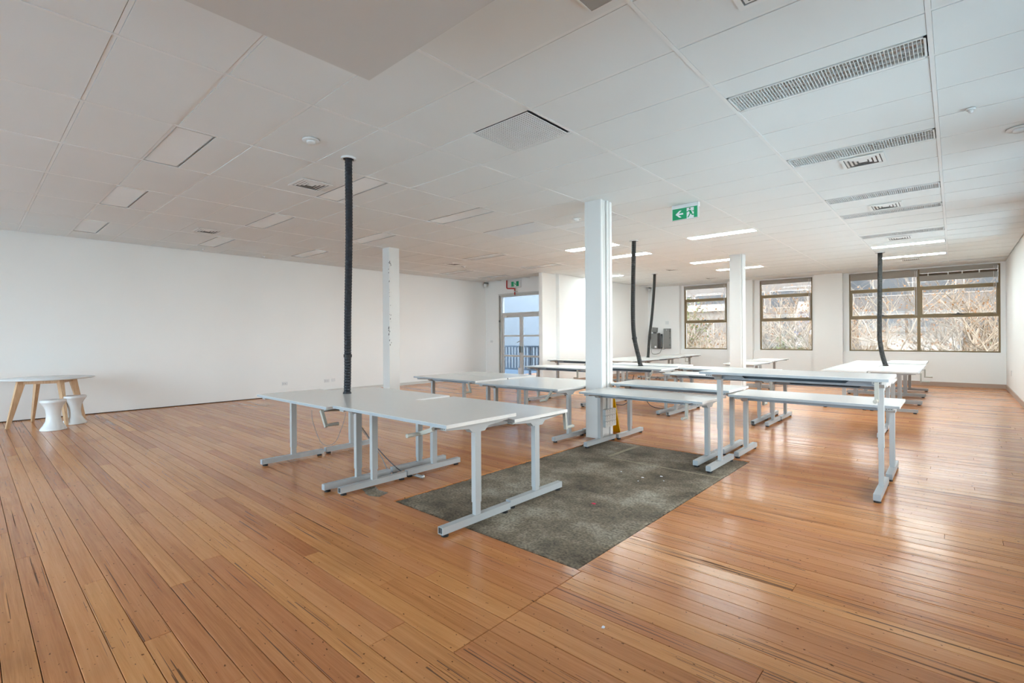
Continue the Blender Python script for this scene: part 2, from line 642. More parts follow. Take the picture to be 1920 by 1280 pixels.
# fixtures occupying a full width strip of a tile cell (x centre, y0, y1)
light_cells = [
    (-5.5, 1.22, 1.51, 'panel'), (-7.9, 1.22, 1.51, 'panel'), (-10.3, 1.22, 1.51, 'panel'),
    (-5.5, 3.03, 3.32, 'panel'), (-7.9, 3.03, 3.32, 'panel'), (-10.3, 3.03, 3.32, 'panel'),
    (-5.5, 4.83, 5.12, 'panel'), (-7.9, 4.83, 5.12, 'panel'), (-10.3, 4.83, 5.12, 'panel'),
    (-7.9, 7.72, 8.01, 'panel'), (-7.9, 9.78, 10.07, 'panel'), (-10.3, 9.03, 9.32, 'panel'), (-10.3, 10.55, 10.84, 'panel'),
    (-5.5, 8.43, 8.72, 'panel'), (-5.5, 9.83, 10.12, 'panel'), (-3.1, 8.94, 9.19, 'panel'), (-4.3, 12.03, 12.32, 'panel'), (-7.9, 12.93, 13.22, 'panel'), (-4.3, 13.83, 14.12, 'panel'),
    (-0.7, 3.90, 4.19, 'louvre'), (-0.7, 5.70, 5.99, 'louvre'), (-0.7, 7.73, 8.02, 'louvre'), (-0.7, 8.92, 9.20, 'louvre'),
    (-0.7, 11.03, 11.32, 'louvre'), (-0.7, 12.53, 12.80, 'panel'), (-0.7, 14.43, 14.72, 'panel'),
    (-5.5, 6.04, 6.58, 'perf'), (-4.3, 6.50, 6.80, 'perf'), (-2.85, 3.04, 3.61, 'perfhalf'),
]
tile_end = 16.3
tile_mesh = {}


def tile(xa, xb, ya, yb):
    if xb - xa < 0.02 or yb - ya < 0.02:
        return
    key = (round(xb - xa, 3), round(yb - ya, 3))
    if key not in tile_mesh:
        w, d = key
        tile_mesh[key] = MB().box(-w / 2, w / 2, -d / 2, d / 2, 0, 0.015).mesh('ceiling_tile', 'tile_white')
    link('ceiling_tile', tile_mesh[key], ceil, ((xa + xb) / 2, (ya + yb) / 2, ZC + rngf.uniform(0, 0.003)))


def tile_rest(m, xa, xb, ya, yb):
    m.box(xa, xb, ya, yb, ZC, ZC + 0.015)


xs = sorted([GX0 + SXT * i for i in range(-10, 2)])
rest = MB()
g = 0.0145
ny0 = -9
yl = GY0 + SYT * ny0
rows = [GY0 + SYT * k for k in range(ny0, 27)]
for i in range(len(xs) - 1):
    for k in range(len(rows) - 1):
        xa, xb, ya, yb = xs[i], xs[i + 1], rows[k], rows[k + 1]
        xa2, xb2 = max(xa, XL), min(xb, XR)
        yb2 = min(yb, tile_end)
        if xb2 - xa2 < 0.05 or yb2 - ya < 0.05 or ya < YB:
            continue
        if yb2 > YD - 0.05 and xb2 < XF:
            continue
        if yb2 > YD and xa2 < XF:
            xa2 = XF
        inview = ya > 0.0 and not (xb2 > -2.5 and yb2 < 1.5) and (ya - 1.6 > (xa2 + 2.5) * 0.9 or xb2 < -2.4)
        pieces = [(ya, yb2)]
        for (fx, f0, f1, kind) in light_cells:
            if kind == 'perfhalf' or not (xa < fx < xb):
                continue
            new = []
            for (p0, p1) in pieces:
                if f1 <= p0 or f0 >= p1:
                    new.append((p0, p1))
                else:
                    if f0 > p0:
                        new.append((p0, f0))
                    if f1 < p1:
                        new.append((f1, p1))
            pieces = new
        for (p0, p1) in pieces:
            a, b, c_, d_ = xa2 + g, xb2 - g, p0 + g, p1 - g
            if xa < -2.85 < xb and p0 < 3.3 < p1:
                tile(a, -3.165, c_, d_)
            elif inview:
                tile(a, b, c_, d_)
            else:
                tile_rest(rest, a, b, c_, d_)
# tiles beyond the ones in view are one plain part
o = rest.build('overhead_tiles', 'tile_white', ceil)
tag(o, kind='stuff')
# plain plaster margin along the window wall
MB().box(XF, XR, tile_end, YW + 0.2, ZC - 0.004, ZC + 0.02).build('plaster_margin', 'tile_white', ceil)
# suspended grid: one tee for each line
for x in xs:
    if x < XL or x > XR:
        continue
    MB().box(x - 0.013, x + 0.013, YB, (YD if x < XF else tile_end), ZC - 0.0015, ZC + 0.03).build('cross_tee', 'tee_white', ceil)
for k, yy in enumerate(rows):
    if yy < YB or yy > tile_end:
        continue
    MB().box((XL if yy < YD else XF), XR, yy - 0.012, yy + 0.012, ZC + 0.004, ZC + 0.03).build('main_tee', 'tee_white', ceil)

bulk = struct('ceiling_bulkhead', MB().box(-2.53, XR, YB, 1.586, 2.85, ZC + 0.05), 'bulkhead_paint')

# walls
struct('wall_left', MB().box(XL - 0.2, XL, YB - 0.2, YD + 0.2, 0.012, ZC + 0.1), 'wall_paint')
MB().box(XL - 0.1, XL + 0.002, YB, YD, -0.014, 0.014).build('dark_gap_1', 'subfloor')['kind'] = 'structure'  # dark strip painted in for the shadowed gap under the wall
DX0, DX1, DZ = -10.97, -9.22, 2.69
struct('wall_door_side', MB().box(XL, DX0, YD, YD + 0.2, -0.014, ZC + 0.1).box(DX1, -8.60, YD, YD + 0.2, -0.014, ZC + 0.1)
       .box(DX0, DX1, YD, YD + 0.2, DZ, ZC + 0.1), 'wall_paint')
struct('wall_stub', MB().box(-8.72, -8.595, 10.86, YD + 0.05, -0.013, ZC + 0.02), 'wall_paint')
struct('wall_far_left', MB().box(-8.68, XF, 11.50, YW + 0.3, -0.013, ZC + 0.1), 'wall_paint')
W = [(-7.195, -5.715), (-4.685, -3.205), (-2.275, 0.865)]
WZ0, WZ1 = 0.885, 3.118
wm = MB()
yw0, yw1 = YW + 0.10, YW + 0.34
xe = [XF - 0.2] + [v for w in W for v in w] + [XR + 0.2]
for i in range(0, len(xe), 2):
    wm.box(xe[i], xe[i + 1], yw0, yw1, -0.013, ZC + 0.1)
for a, b in W:
    wm.box(a, b, yw0, yw1, -0.013, WZ0)
    wm.box(a, b, yw0, yw1, WZ1, ZC + 0.1)
wm.box(XF, XR, YW, yw0, -0.013, WZ0 - 0.02)            # spandrel
for a, b in ((XF, -7.29), (-5.62, -4.85), (-3.13, -2.41)):
    wm.box(a, b, YW - 0.09, yw0, -0.013, ZC + 0.05)     # piers
struct('wall_window_side', wm, 'wall_paint')
# right wall, then rear wall: unseen windows added to light the room
RW = [(2.9, 5.9), (6.4, 9.4), (9.8, 12.8)]
RZ0, RZ1 = 0.5, 2.95
rm = MB()
ye = [YB - 0.2] + [v for w in RW for v in w] + [YW + 0.3]
for i in range(0, len(ye), 2):
    rm.box(XR, XR + 0.2, ye[i], ye[i + 1], -0.013, ZC + 0.1)
for a, b in RW:
    rm.box(XR, XR + 0.2, a, b, -0.013, RZ0)
    rm.box(XR, XR + 0.2, a, b, RZ1, ZC + 0.1)
struct('wall_right', rm, 'wall_paint')
BWN = [(-11.3, -7.55), (-7.3, -3.55), (-3.3, 0.45)]  # rear windows out of view, added for daylight from behind
BZ0, BZ1 = 0.1, 2.95
rm = MB()
xe = [XL - 0.2] + [v for w in BWN for v in w] + [XR + 0.2]
for i in range(0, len(xe), 2):
    rm.box(xe[i], xe[i + 1], YB - 0.2, YB, -0.013, ZC + 0.1)
for a, b in BWN:
    rm.box(a, b, YB - 0.2, YB, -0.013, BZ0)
    rm.box(a, b, YB - 0.2, YB, BZ1, ZC + 0.1)
struct('wall_rear', rm, 'wall_paint')

# skirting boards
for nm, m_ in (('baseboard_window_side', MB().box(XF, XR - 0.015, YW - 0.015, YW, 0.0, 0.105)),
               ('baseboard_right', MB().box(XR - 0.015, XR, 9.0, YW, 0.0, 0.105)),
               ('baseboard_far_left', MB().box(XF, XF + 0.015, 11.5, YW, 0.0, 0.09))):
    struct(nm, m_, 'base_wood')
struct('baseboard_left', MB().box(XL, XL + 0.014, 5.9, YD, 0.0, 0.075), 'door_grey')


# ------------------------------------------------------------------ windows
def frame_rect(m, x0, x1, z0, z1, t, y0, y1):
    m.box(x0, x0 + t, y0, y1, z0, z1).box(x1 - t, x1, y0, y1, z0, z1)
    m.box(x0 + t, x1 - t, y0, y1, z0, z0 + t).box(x0 + t, x1 - t, y0, y1, z1 - t, z1)


FY0, FY1 = YW + 0.15, YW + 0.21
for n, (a, b) in enumerate(W):
    m = MB()
    frame_rect(m, a, b, WZ0, WZ1, 0.035, FY0, FY1)
    cols = [(a + 0.035, b - 0.035)] if n < 2 else [(a + 0.035, -0.745), (-0.675, b - 0.035)]
    if n == 2:
        m.box(-0.745, -0.675, FY0, FY1, WZ0 + 0.035, WZ1 - 0.035)
    for (ca, cb) in cols:
        m.box(ca, cb, FY0, FY1, 2.59, 2.645).box(ca, cb, FY0, FY1, 1.80, 1.855)
    wo = struct('window_%d' % (n + 1), m, 'bronze')
    for (ca, cb) in cols:
        s = MB()
        frame_rect(s, ca, cb, 1.855, 2.59, 0.042, FY0 - 0.02, FY1 - 0.01)
        so = s.build('awning_sash', 'bronze', wo)
        cm = (ca + cb) / 2
        MB().box(cm - 0.11, cm + 0.11, FY0 - 0.05, FY0 - 0.02, 1.865, 1.882).box(cm - 0.02, cm + 0.03, FY0 - 0.06, FY0 - 0.02, 1.87, 1.915).build('window_latch', 'device_dark', so)
        MB().box(ca + 0.042, cb - 0.042, FY0 + 0.02, FY0 + 0.026, 1.897, 2.548).build('pane', 'glass_tinted', so)
        for z0, z1 in ((WZ0 + 0.035, 1.80), (2.645, WZ1 - 0.035)):
            MB().box(ca, cb, FY0 + 0.02, FY0 + 0.026, z0, z1).build('pane', 'glass_tinted', wo)
    MB().box(a - 0.06, b + 0.06, YW - 0.012, FY0, WZ0 - 0.028, WZ0).build('window_sill', 'wall_paint', wo)
    portal('sky_portal', ((a + b) / 2, YW + 0.33, (WZ0 + WZ1) / 2), (0, -1, 0), b - a, WZ1 - WZ0)
for n, (a, b) in enumerate(RW):
    m = MB()
    for (y0, y1, z0, z1) in ((a, a + 0.06, RZ0, RZ1), (b - 0.06, b, RZ0, RZ1), (a, b, RZ0, RZ0 + 0.06), (a, b, RZ1 - 0.06, RZ1), ((a + b) / 2 - 0.03, (a + b) / 2 + 0.03, RZ0, RZ1)):
        m.box(XR + 0.08, XR + 0.14, y0, y1, z0, z1)
    wo = struct('window_%d' % (n + 4), m, 'bronze')
    for y0, y1 in ((a + 0.06, (a + b) / 2 - 0.03), ((a + b) / 2 + 0.03, b - 0.06)):
        MB().box(XR + 0.10, XR + 0.106, y0, y1, RZ0 + 0.06, RZ1 - 0.06).build('pane', 'glass_side', wo)
    portal('sky_portal', (XR + 0.19, (a + b) / 2, (RZ0 + RZ1) / 2), (-1, 0, 0), b - a, RZ1 - RZ0)
for n, (a, b) in enumerate(BWN):
    m = MB()
    c = (a + b) / 2
    for (x0, x1, z0, z1) in ((a, a + 0.06, BZ0, BZ1), (b - 0.06, b, BZ0, BZ1), (a, b, BZ0, BZ0 + 0.06), (a, b, BZ1 - 0.06, BZ1), (c - 0.03, c + 0.03, BZ0, BZ1)):
        m.box(x0, x1, YB - 0.14, YB - 0.08, z0, z1)
    wo = struct('window_%d' % (n + 7), m, 'bronze')
    for x0, x1 in ((a + 0.06, c - 0.03), (c + 0.03, b - 0.06)):
        MB().box(x0, x1, YB - 0.106, YB - 0.1, BZ0 + 0.06, BZ1 - 0.06).build('pane', 'glass_rear', wo)
    portal('sky_portal', (c, YB - 0.19, (BZ0 + BZ1) / 2), (0, 1, 0), b - a, BZ1 - BZ0)


def roller_blind(x0, x1, zb, label, tube):
    t = thing('roller_blind', ((x0 + x1) / 2, FY0 - 0.05, WZ1), label, 'blind')
    w = (x1 - x0) / 2
    if tube:
        MB().box(-w, w, -0.02, 0.02, -0.12, 0.0).build('headbox', 'blind_taupe', t)
        MB().tube([(-w, -0.01, -0.165), (w, -0.01, -0.165)], 0.028, 10).build('roller_tube', 'bronze_dark', t)
        MB().box(-w, w, 0.004, 0.008, zb - WZ1, -0.17).build('fabric', 'blind_taupe', t)
        for q in (-w + 0.18, -w + 0.58, 0.1, 0.42):
            MB().box(q - 0.012, q + 0.012, -0.045, -0.03, -0.20, -0.125).build('bracket_clip', 'outlet_grey', t)
    else:
        MB().box(-w, w, 0.0, 0.006, zb - WZ1, 0.0).build('fabric', 'blind_taupe', t)
        MB().tube([(-w, -0.012, -0.03), (w, -0.012, -0.03)], 0.022, 10).build('roller_tube', 'blind_taupe', t)
    MB().box(-w, w, -0.006, 0.012, zb - WZ1 - 0.018, zb - WZ1).build('bottom_rail', 'blind_taupe', t)
    MB().tube([(w - 0.03, -0.02, -0.05), (w - 0.03, -0.02, -1.25)], 0.004, 6).tube([(w - 0.065, -0.02, -0.05), (w - 0.065, -0.02, -1.25)], 0.004, 6).build('bead_chain', 'sign_white', t)


roller_blind(W[0][0] + 0.04, W[0][1] - 0.02, 3.005, 'short taupe roller blind on the narrow window beside the left corner', False)
roller_blind(W[1][0] + 0.04, W[1][1] - 0.02, 3.0, 'short taupe roller blind on the middle narrow window', False)
roller_blind(W[2][0] + 0.03, -0.72, 2.93, 'taupe roller blind on the left half of the wide window', False)
roller_blind(-0.69, W[2][1] - 0.05, 2.80, 'taupe roller blind with exposed tube on right half of wide window', True)

# ------------------------------------------------------------------ the double door and balcony
m = MB()
m.box(DX0, DX0 + 0.06, YD + 0.02, YD + 0.16, 0, DZ).box(DX1 - 0.06, DX1, YD + 0.02, YD + 0.16, 0, DZ)
m.box(DX0 + 0.06, DX1 - 0.06, YD + 0.02, YD + 0.16, DZ - 0.05, DZ).box(DX0 + 0.06, DX1 - 0.06, YD + 0.02, YD + 0.16, 2.05, 2.12)
m.box(DX0 - 0.05, DX0, YD - 0.012, YD + 0.02, 0, DZ + 0.05).box(DX1, DX1 + 0.05, YD - 0.012, YD + 0.02, 0, DZ + 0.05).box(DX0, DX1, YD - 0.012, YD + 0.02, DZ, DZ + 0.05)
door = struct('door_1', m, 'door_grey')
MB().box(DX0 + 0.06, DX1 - 0.06, YD + 0.08, YD + 0.086, 2.12, DZ - 0.05).build('transom_pane', 'glass_door', door)
xm = (DX0 + DX1) / 2
for s, (a, b) in enumerate(((DX0 + 0.065, xm - 0.002), (xm + 0.002, DX1 - 0.065))):
    lf = MB()
    y0, y1 = YD + 0.05, YD + 0.095
    lf.box(a, a + 0.065, y0, y1, 0.01, 2.045).box(b - 0.065, b, y0, y1, 0.01, 2.045)
    for z0, z1 in ((0.01, 0.16), (0.72, 0.775), (1.36, 1.41), (1.975, 2.045)):
        lf.box(a + 0.065, b - 0.065, y0, y1, z0, z1)
    leaf = lf.build('door_leaf', 'door_grey', door)
    for z0, z1 in ((0.16, 0.72), (0.775, 1.36), (1.41, 1.975)):
        MB().box(a + 0.065, b - 0.065, y0 + 0.02, y0 + 0.026, z0, z1).build('pane', 'glass_door', leaf)
    hx = b - 0.035 if s == 0 else a + 0.035
    MB().box(hx - 0.018, hx + 0.018, y0 - 0.05, y0, 0.86, 1.06).build('pull_handle', 'device_grey' if s == 0 else 'outlet_side', leaf)
    MB().tube([(hx, y0 - 0.015, 1.22), (hx - 0.05, y0 - 0.03, 1.20), (hx - 0.12, y0 - 0.03, 1.17)] if s == 0 else [(hx, y0 - 0.015, 1.30), (hx + 0.03, y0 - 0.02, 1.30)], 0.012, 8).build('lever', 'metal_steel', leaf)
    cx = a + 0.10 if s == 0 else b - 0.22
    MB().box(cx - 0.03, cx + 0.16, y0 - 0.06, y0 - 0.002, 1.985, 2.035).box(cx, cx + 0.22, y0 - 0.075, y0 - 0.055, 2.06, 2.075).build('door_closer', 'outlet_grey', leaf)
MB().sphere((DX0 + 0.02, YD - 0.03, 1.86), 0.03).build('latch_knob', 'device_grey', door)
MB().box(xm - 0.06 - 0.07, xm - 0.06 + 0.07, YD + 0.04, YD + 0.046, 0.18, 0.38).build('door_notice', 'paper', door)
portal('sky_portal', ((DX0 + DX1) / 2, YD + 0.19, DZ / 2), (0, -1, 0), DX1 - DX0, DZ)

struct('balcony_floor', MB().box(XL - 3.4, -8.68, YD + 0.2, 15.4, -0.12, -0.02), 'balcony_floor')
struct('wall_balcony_sunblock', MB().box(XL - 6.0, -8.68, 16.3, 16.5, -3.4, 5.2).box(XL - 6.0, XL - 5.8, 7.0, 16.3, -3.4, 6.4), 'balcony_wall')  # far wall, plus an unseen side wall added to keep sun off the balcony
rail = thing('balcony_railing', (-10.1, 13.3, 0), 'dark blue balcony railing with upright slats behind the glass doors', 'railing')
MB().box(-3.4, 1.4, -0.03, 0.03, 0.98, 1.04).build('top_rail', 'rail_blue', rail)
MB().box(-3.4, 1.4, -0.025, 0.025, 0.17, 0.235).build('bottom_rail', 'rail_blue', rail)
for q in (-3.3, -1.0, 1.3):
    MB().box(q - 0.03, q + 0.03, -0.03, 0.03, -0.02, 1.0).build('post', 'rail_blue', rail)
pk = MB().box(-0.028, 0.028, -0.012, 0.012, 0.19, 1.0).mesh('baluster', 'rail_blue')
for i in range(33):
    link('baluster', pk, rail, (-3.35 + i * 0.144, 0, 0.0))

# ------------------------------------------------------------------ ceiling fixtures
pos_word = {-10.3: 'nearest the left wall', -7.9: 'in the second bank from the left wall', -5.5: 'in the third bank from the left wall'}
panel_labels = {
    (-5.5, 1.22): 'large recessed ceiling light panel in front left, nearest the camera',
    (-7.9, 1.22): 'recessed light panel, second in the front row towards the left wall',
    (-10.3, 1.22): 'recessed light panel, last of the front row beside the left wall',
    (-5.5, 3.03): 'recessed light panel behind the tall black hose',
    (-7.9, 3.03): 'recessed light panel between the two left air vents and wall, second row middle',
    (-10.3, 3.03): 'recessed light panel in second row next to the left wall',
    (-5.5, 4.83): 'recessed light panel left of the grey perforated panel, third row',
    (-7.9, 4.83): 'recessed light panel right of the hose, above the left white column',
    (-10.3, 4.83): 'recessed light panel in third row next to the left wall',
    (-7.9, 7.72): 'thin recessed light panel above the left wall vent, right of left column',
    (-7.9, 9.78): 'thin recessed light panel just ahead of the door wall stub',
    (-10.3, 9.03): 'bright recessed light panel near the ceiling corner by the double door',
    (-10.3, 10.55): 'recessed light panel directly in front of the green sign over the door',
    (-5.5, 8.43): 'bright recessed light panel just left of the central white column',
    (-5.5, 9.83): 'bright recessed light panel just right of the central white column',
    (-3.1, 8.94): 'bright recessed light panel beyond the hanging green exit sign',
    (-4.3, 12.03): 'thin bright light panel left of the far right white column',
    (-7.9, 12.93): 'bright thin light panel near the far ceiling corner, right of central column',
    (-4.3, 13.83): 'bright thin light panel left of far right column, nearer the windows',
    (-0.7, 12.53): 'bright smooth light panel beyond the louvred lights, by the far right hose',
    (-0.7, 14.43): 'bright smooth light panel closest to the wide window',
    (-0.7, 3.90): 'long louvred ceiling light, largest and nearest at upper right',
    (-0.7, 5.70): 'louvred ceiling light second from the camera at right, before a square vent',
    (-0.7, 7.73): 'bright louvred ceiling light, third from the camera at right',
    (-0.7, 8.92): 'louvred ceiling light fourth from the camera at right, just past a vent',
    (-0.7, 11.03): 'small far louvred ceiling light, fifth from the camera at right',
    (-5.5, 6.04): 'dark grey perforated ceiling panel, long one between the columns',
    (-4.3, 6.50): 'narrow perforated ceiling panel behind the central white column top',
    (-2.85, 3.04): 'square perforated ceiling panel in the middle of the near ceiling',
}
LIT = {(-5.5, 8.43), (-5.5, 9.83), (-3.1, 8.94), (-4.3, 12.03), (-7.9, 12.93), (-4.3, 13.83), (-0.7, 12.53), (-0.7, 14.43)}
for (fx, f0, f1, kind) in light_cells:
    lab = panel_labels[(fx, f0)]
    yc = (f0 + f1) / 2
    if kind == 'panel':
        t = thing('ceiling_light', (fx, yc, ZC), lab, 'ceiling light', 'recessed light panels')
        w, d = 0.575, (f1 - f0) / 2
        m = MB()
        m.box(-w, w, -d, -d + 0.006, 0.001, 0.05).box(-w, w, d - 0.006, d, 0.001, 0.05).box(-w, -w + 0.006, -d, d, 0.001, 0.05).box(w - 0.006, w, -d, d, 0.001, 0.05)
        m.build('frame', 'perforated', t)
        MB().box(-w + 0.006, w - 0.006, -d + 0.006, d - 0.006, 0.005, 0.02).build('diffuser', 'lit_diffuser' if (fx, f0) in LIT else 'panel_white', t)
    elif kind == 'louvre':
        t = thing('louvre_light', (fx, yc, ZC), lab, 'ceiling light', 'louvred lights')
        w, d = 0.58, (f1 - f0) / 2
        m = MB()
        m.box(-w, w, -d, -d + 0.012, -0.003, 0.07).box(-w, w, d - 0.012, d, -0.003, 0.07).box(-w, -w + 0.012, -d, d, -0.003, 0.07).box(w - 0.012, w, -d, d, -0.003, 0.07)
        m.build('frame', 'tee_white', t)
        MB().box(-w, w, -d, d, 0.032, 0.036).build('reflector', 'panel_white', t)
        bl = MB().box(-0.0015, 0.0015, -d + 0.012, d - 0.012, 0.0, 0.024).mesh('blade', 'louvre_metal')
        nb = 56
        for i in range(nb):
            link('blade', bl, t, (-w + 0.025 + (2 * w - 0.05) * i / (nb - 1), 0, 0))
        for s in (-0.5, 0.0, 0.5):
            MB().box(-w + 0.012, w - 0.012, s * d - 0.0015, s * d + 0.0015, 0.004, 0.022).build('spine', 'louvre_metal', t)
    else:
        t = thing('perforated_panel', (fx, yc, ZC), lab, 'ceiling panel', 'perforated panels')
        w, d = (0.30 if kind == 'perfhalf' else 0.585), (f1 - f0) / 2
        MB().box(-w, w, -d, d, 0.012, 0.016).build('backing', 'void_dark', t)
        nx = int(2 * w / 0.026)
        ny = int(2 * d / 0.026)
        bx = MB().box(-0.005, 0.005, -d, d, 0.0, 0.006).mesh('grille_bar', 'louvre_metal')
        by = MB().box(-w, w, -0.005, 0.005, 0.0, 0.006).mesh('grille_bar', 'louvre_metal')
        for i in range(nx + 1):
            link('grille_bar', bx, t, (-w + 0.005 + (2 * w - 0.01) * i / nx, 0, 0))
        for i in range(ny + 1):
            link('grille_bar', by, t, (0, -d + 0.005 + (2 * d - 0.01) * i / ny, 0.001))

vent_proto = None


def make_vent(loc, label):
    t = thing('air_vent', loc, label, 'air vent', 'square ceiling vents')
    m = MB()
    w = 0.185
    m.prism([(-w, -w), (w, -w), (w, w), (-w, w)], 'z', 0.0, 0.001)
    rim = MB()
    for (x0, x1, y0, y1) in ((-w, w, -w, -w + 0.03), (-w, w, w - 0.03, w), (-w, -w + 0.03, -w + 0.03, w - 0.03), (w - 0.03, w, -w + 0.03, w - 0.03)):
        rim.box(x0, x1, y0, y1, -0.006, 0.0)
    rim.build('rim', 'tee_white', t)
    MB().box(-w + 0.03, w - 0.03, -w + 0.03, w - 0.03, -0.0015, -0.0005).build('throat', 'vent_throat', t)
    for k in range(4):
        r0 = 0.145 - k * 0.036
        r1 = r0 - 0.022
        z0, z1 = -0.008, -0.003
        sl = MB()
        ring = [(r0, z1), (r1, z0)]
        n = 0
        for rr, zz in ring:
            for sx, sy in ((-1, -1), (1, -1), (1, 1), (-1, 1)):
                sl.v.append((sx * rr, sy * rr, zz))
        for i in range(4):
            jn = (i + 1) % 4
            sl.f.append((i, jn, 4 + jn, 4 + i))
        if k == 3:
            sl.f.append((4, 5, 6, 7))
        sl.build('louvre', 'louvre_metal', t)
    return t


V = [((-0.695, 6.24), 'square ceiling vent between the second and third louvred lights'),
     ((-0.705, 8.65), 'square ceiling vent just before the fourth louvred light'),
     ((-0.75, 11.68), 'small square ceiling vent just past the fifth louvred light'),
     ((-0.77, 15.2), 'farthest square ceiling vent, in front of the wide window'),
     ((-5.63, 2.74), 'square ceiling vent left of the tall black hose'),
     ((-9.3, 2.74), 'square ceiling vent close to the left wall'),
     ((-9.15, 8.05), 'small ceiling vent near the double door, right of left column'),
     ((-5.69, 12.86), 'small ceiling vent left of the narrow windows, nearer one'),
     ((-5.65, 15.63), 'small ceiling vent directly in front of the leftmost window'),
     ((-0.69, 2.70), 'ceiling vent cut off by the top edge of the picture')]
vp = None
for (x, y), lab in V:
    if vp is None:
        vp = make_vent((x, y, ZC - 0.003), lab)
        o = vp
    else:
        o = copy_tree(vp)
        o.location = (x, y, ZC - 0.003)
        o['label'] = lab
t = thing('perforated_panel', (-1.19, 2.03, ZC), 'grey ceiling panel corner at the top edge, right of the bulkhead', 'ceiling panel')
MB().box(-0.30, 0.30, -0.30, 0.30, -0.012, -0.003).build('panel', 'perforated', t)
MB().box(-0.30, 0.30, 0.29, 0.30, -0.014, -0.003).box(-0.30, -0.29, -0.30, 0.29, -0.014, -0.003).build('rim', 'tee_white', t)


def detector(x, y, r, label, cat='smoke detector', name='smoke_detector'):
    t = thing(name, (x, y, ZC - 0.002), label, cat)
    MB().lathe([(r, 0.0), (r, -0.008), (r * 0.93, -0.012)], 0, 0, 24).build('base_ring', 'plastic_white', t, True)
    MB().lathe([(r * 0.55, -0.012), (r * 0.5, -0.03), (r * 0.25, -0.036)], 0, 0, 20).build('sensor_head', 'plastic_white', t, True)


detector(-4.352, 2.123, 0.075, 'round white smoke detector on the ceiling before the tall hose')
detector(-4.294, 6.28, 0.07, 'round white smoke detector just left of the central column top')
detector(0.437, 6.199, 0.09, 'round white ceiling fitting at the right edge of the picture', 'downlight', 'downlight')
detector(-9.281, 8.526, 0.07, 'small white smoke detector far off near the door corner')
detector(0.107, 5.387, 0.03, 'tiny white sprinkler rose right of the largest louvred light', 'sprinkler', 'sprinkler_rose')
detector(-11.206, 3.215, 0.035, 'tiny white sprinkler by the left wall, nearer of two', 'sprinkler', 'sprinkler_rose')
detector(-11.272, 4.42, 0.035, 'tiny white sprinkler by the left wall, farther of two', 'sprinkler', 'sprinkler_rose')

for nm, x, y, lab in (('security_camera', -11.50, 11.50, 'small white security sensor in the corner by the double door'),
                      ('security_camera', -8.38, 16.95, 'small white security sensor in the corner by the leftmost window')):
    t = thing(nm, (x, y, 3.0), lab, 'security sensor')
    MB().box(-0.03, 0.03, 0.0, 0.13, 0.10, 0.152).build('bracket', 'device_grey', t)
    MB().lathe([(0.045, 0.10), (0.05, 0.06), (0.045, 0.0), (0.02, -0.02)], 0, 0, 14).build('housing', 'plastic_white', t, True)


# ------------------------------------------------------------------ columns
def column(name, x0, x1, y0, y1, wear):
    o = struct(name, MB().box(x0, x1, y0, y1, -0.013, ZC + 0.01), 'column_paint')
    return o


c1 = column('column_1', -3.697, -3.456, 5.60, 5.86, 0)
MB().box(-3.456, -3.44, 5.60, 5.625, 0, ZC).box(-3.456, -3.437, 5.80, 5.86, 0, ZC).build('casing_strip', 'wall_paint', c1)
MB().tube([(-3.44, 5.745, 0.39), (-3.44, 5.745, ZC)], 0.018, 10).build('conduit', 'wall_paint', c1)
c2 = column('column_2', -3.746, -3.515, 11.50, 11.75, 0)
MB().tube([(-3.49, 11.60, 0), (-3.49, 11.60, ZC)], 0.028, 10).tube([(-3.49, 11.70, 0), (-3.49, 11.70, ZC)], 0.02, 10).build('conduit', 'wall_paint', c2)
c3 = column('column_3', -8.625, -8.395, 5.69, 5.93, 1)
rc = random.Random(5)
for i in range(26):
    z = rc.uniform(1.2, 2.9)
    s = rc.uniform(0.008, 0.02)
    yy = 5.69 + rc.uniform(0.0, 0.045)
    MB().prism([(yy - s * 0.5, z - s), (yy + s * 0.4, z - s * 0.6), (yy + s * 0.5, z + s), (yy - s * 0.3, z + s * 0.8)], 'x', -8.3952, -8.3935).build('paint_chip', 'paint_chip' if i % 3 else 'door_grey', c3)
for (z, s) in ((1.55, 0.03), (1.42, 0.025), (1.50, 0.02), (2.72, 0.012), (2.85, 0.012), (2.65, 0.013)):
    MB().prism([(-8.41 - s, z - s), (-8.40, z - s * 0.7), (-8.398, z + s), (-8.41 - s * 0.6, z + s * 0.5)], 'y', 5.6885, 5.6905).build('paint_chip', 'paint_chip', c3)

# power outlets block on the column
t = thing('power_outlet_block', (-3.44, 5.725, 0.13), 'stack of three double power outlets low on the central column', 'power outlet')
for k in range(3):
    z = 0.03 + k * 0.078
    MB().box(0.0, 0.045, -0.125, 0.135, z, z + 0.074).build('mounting_box', 'outlet_side', t)
    for s, (a, b) in enumerate(((-0.124, 0.003), (0.007, 0.134))):
        pl = MB().box(0.045, 0.053, a, b, z + 0.001, z + 0.073).build('socket_plate', 'outlet_grey', t)
        h = MB()
        for q in (0.3, 0.7):
            yc = a + (b - a) * q
            h.box(0.053, 0.0535, yc - 0.012, yc - 0.008, z + 0.03, z + 0.045).box(0.053, 0.0535, yc + 0.008, yc + 0.012, z + 0.03, z + 0.045).box(0.053, 0.0535, yc - 0.002, yc + 0.002, z + 0.014, z + 0.026)
            h.box(0.053, 0.0545, yc - 0.006, yc + 0.006, z + 0.055, z + 0.066)
        h.build('socket_holes', 'device_grey', pl)

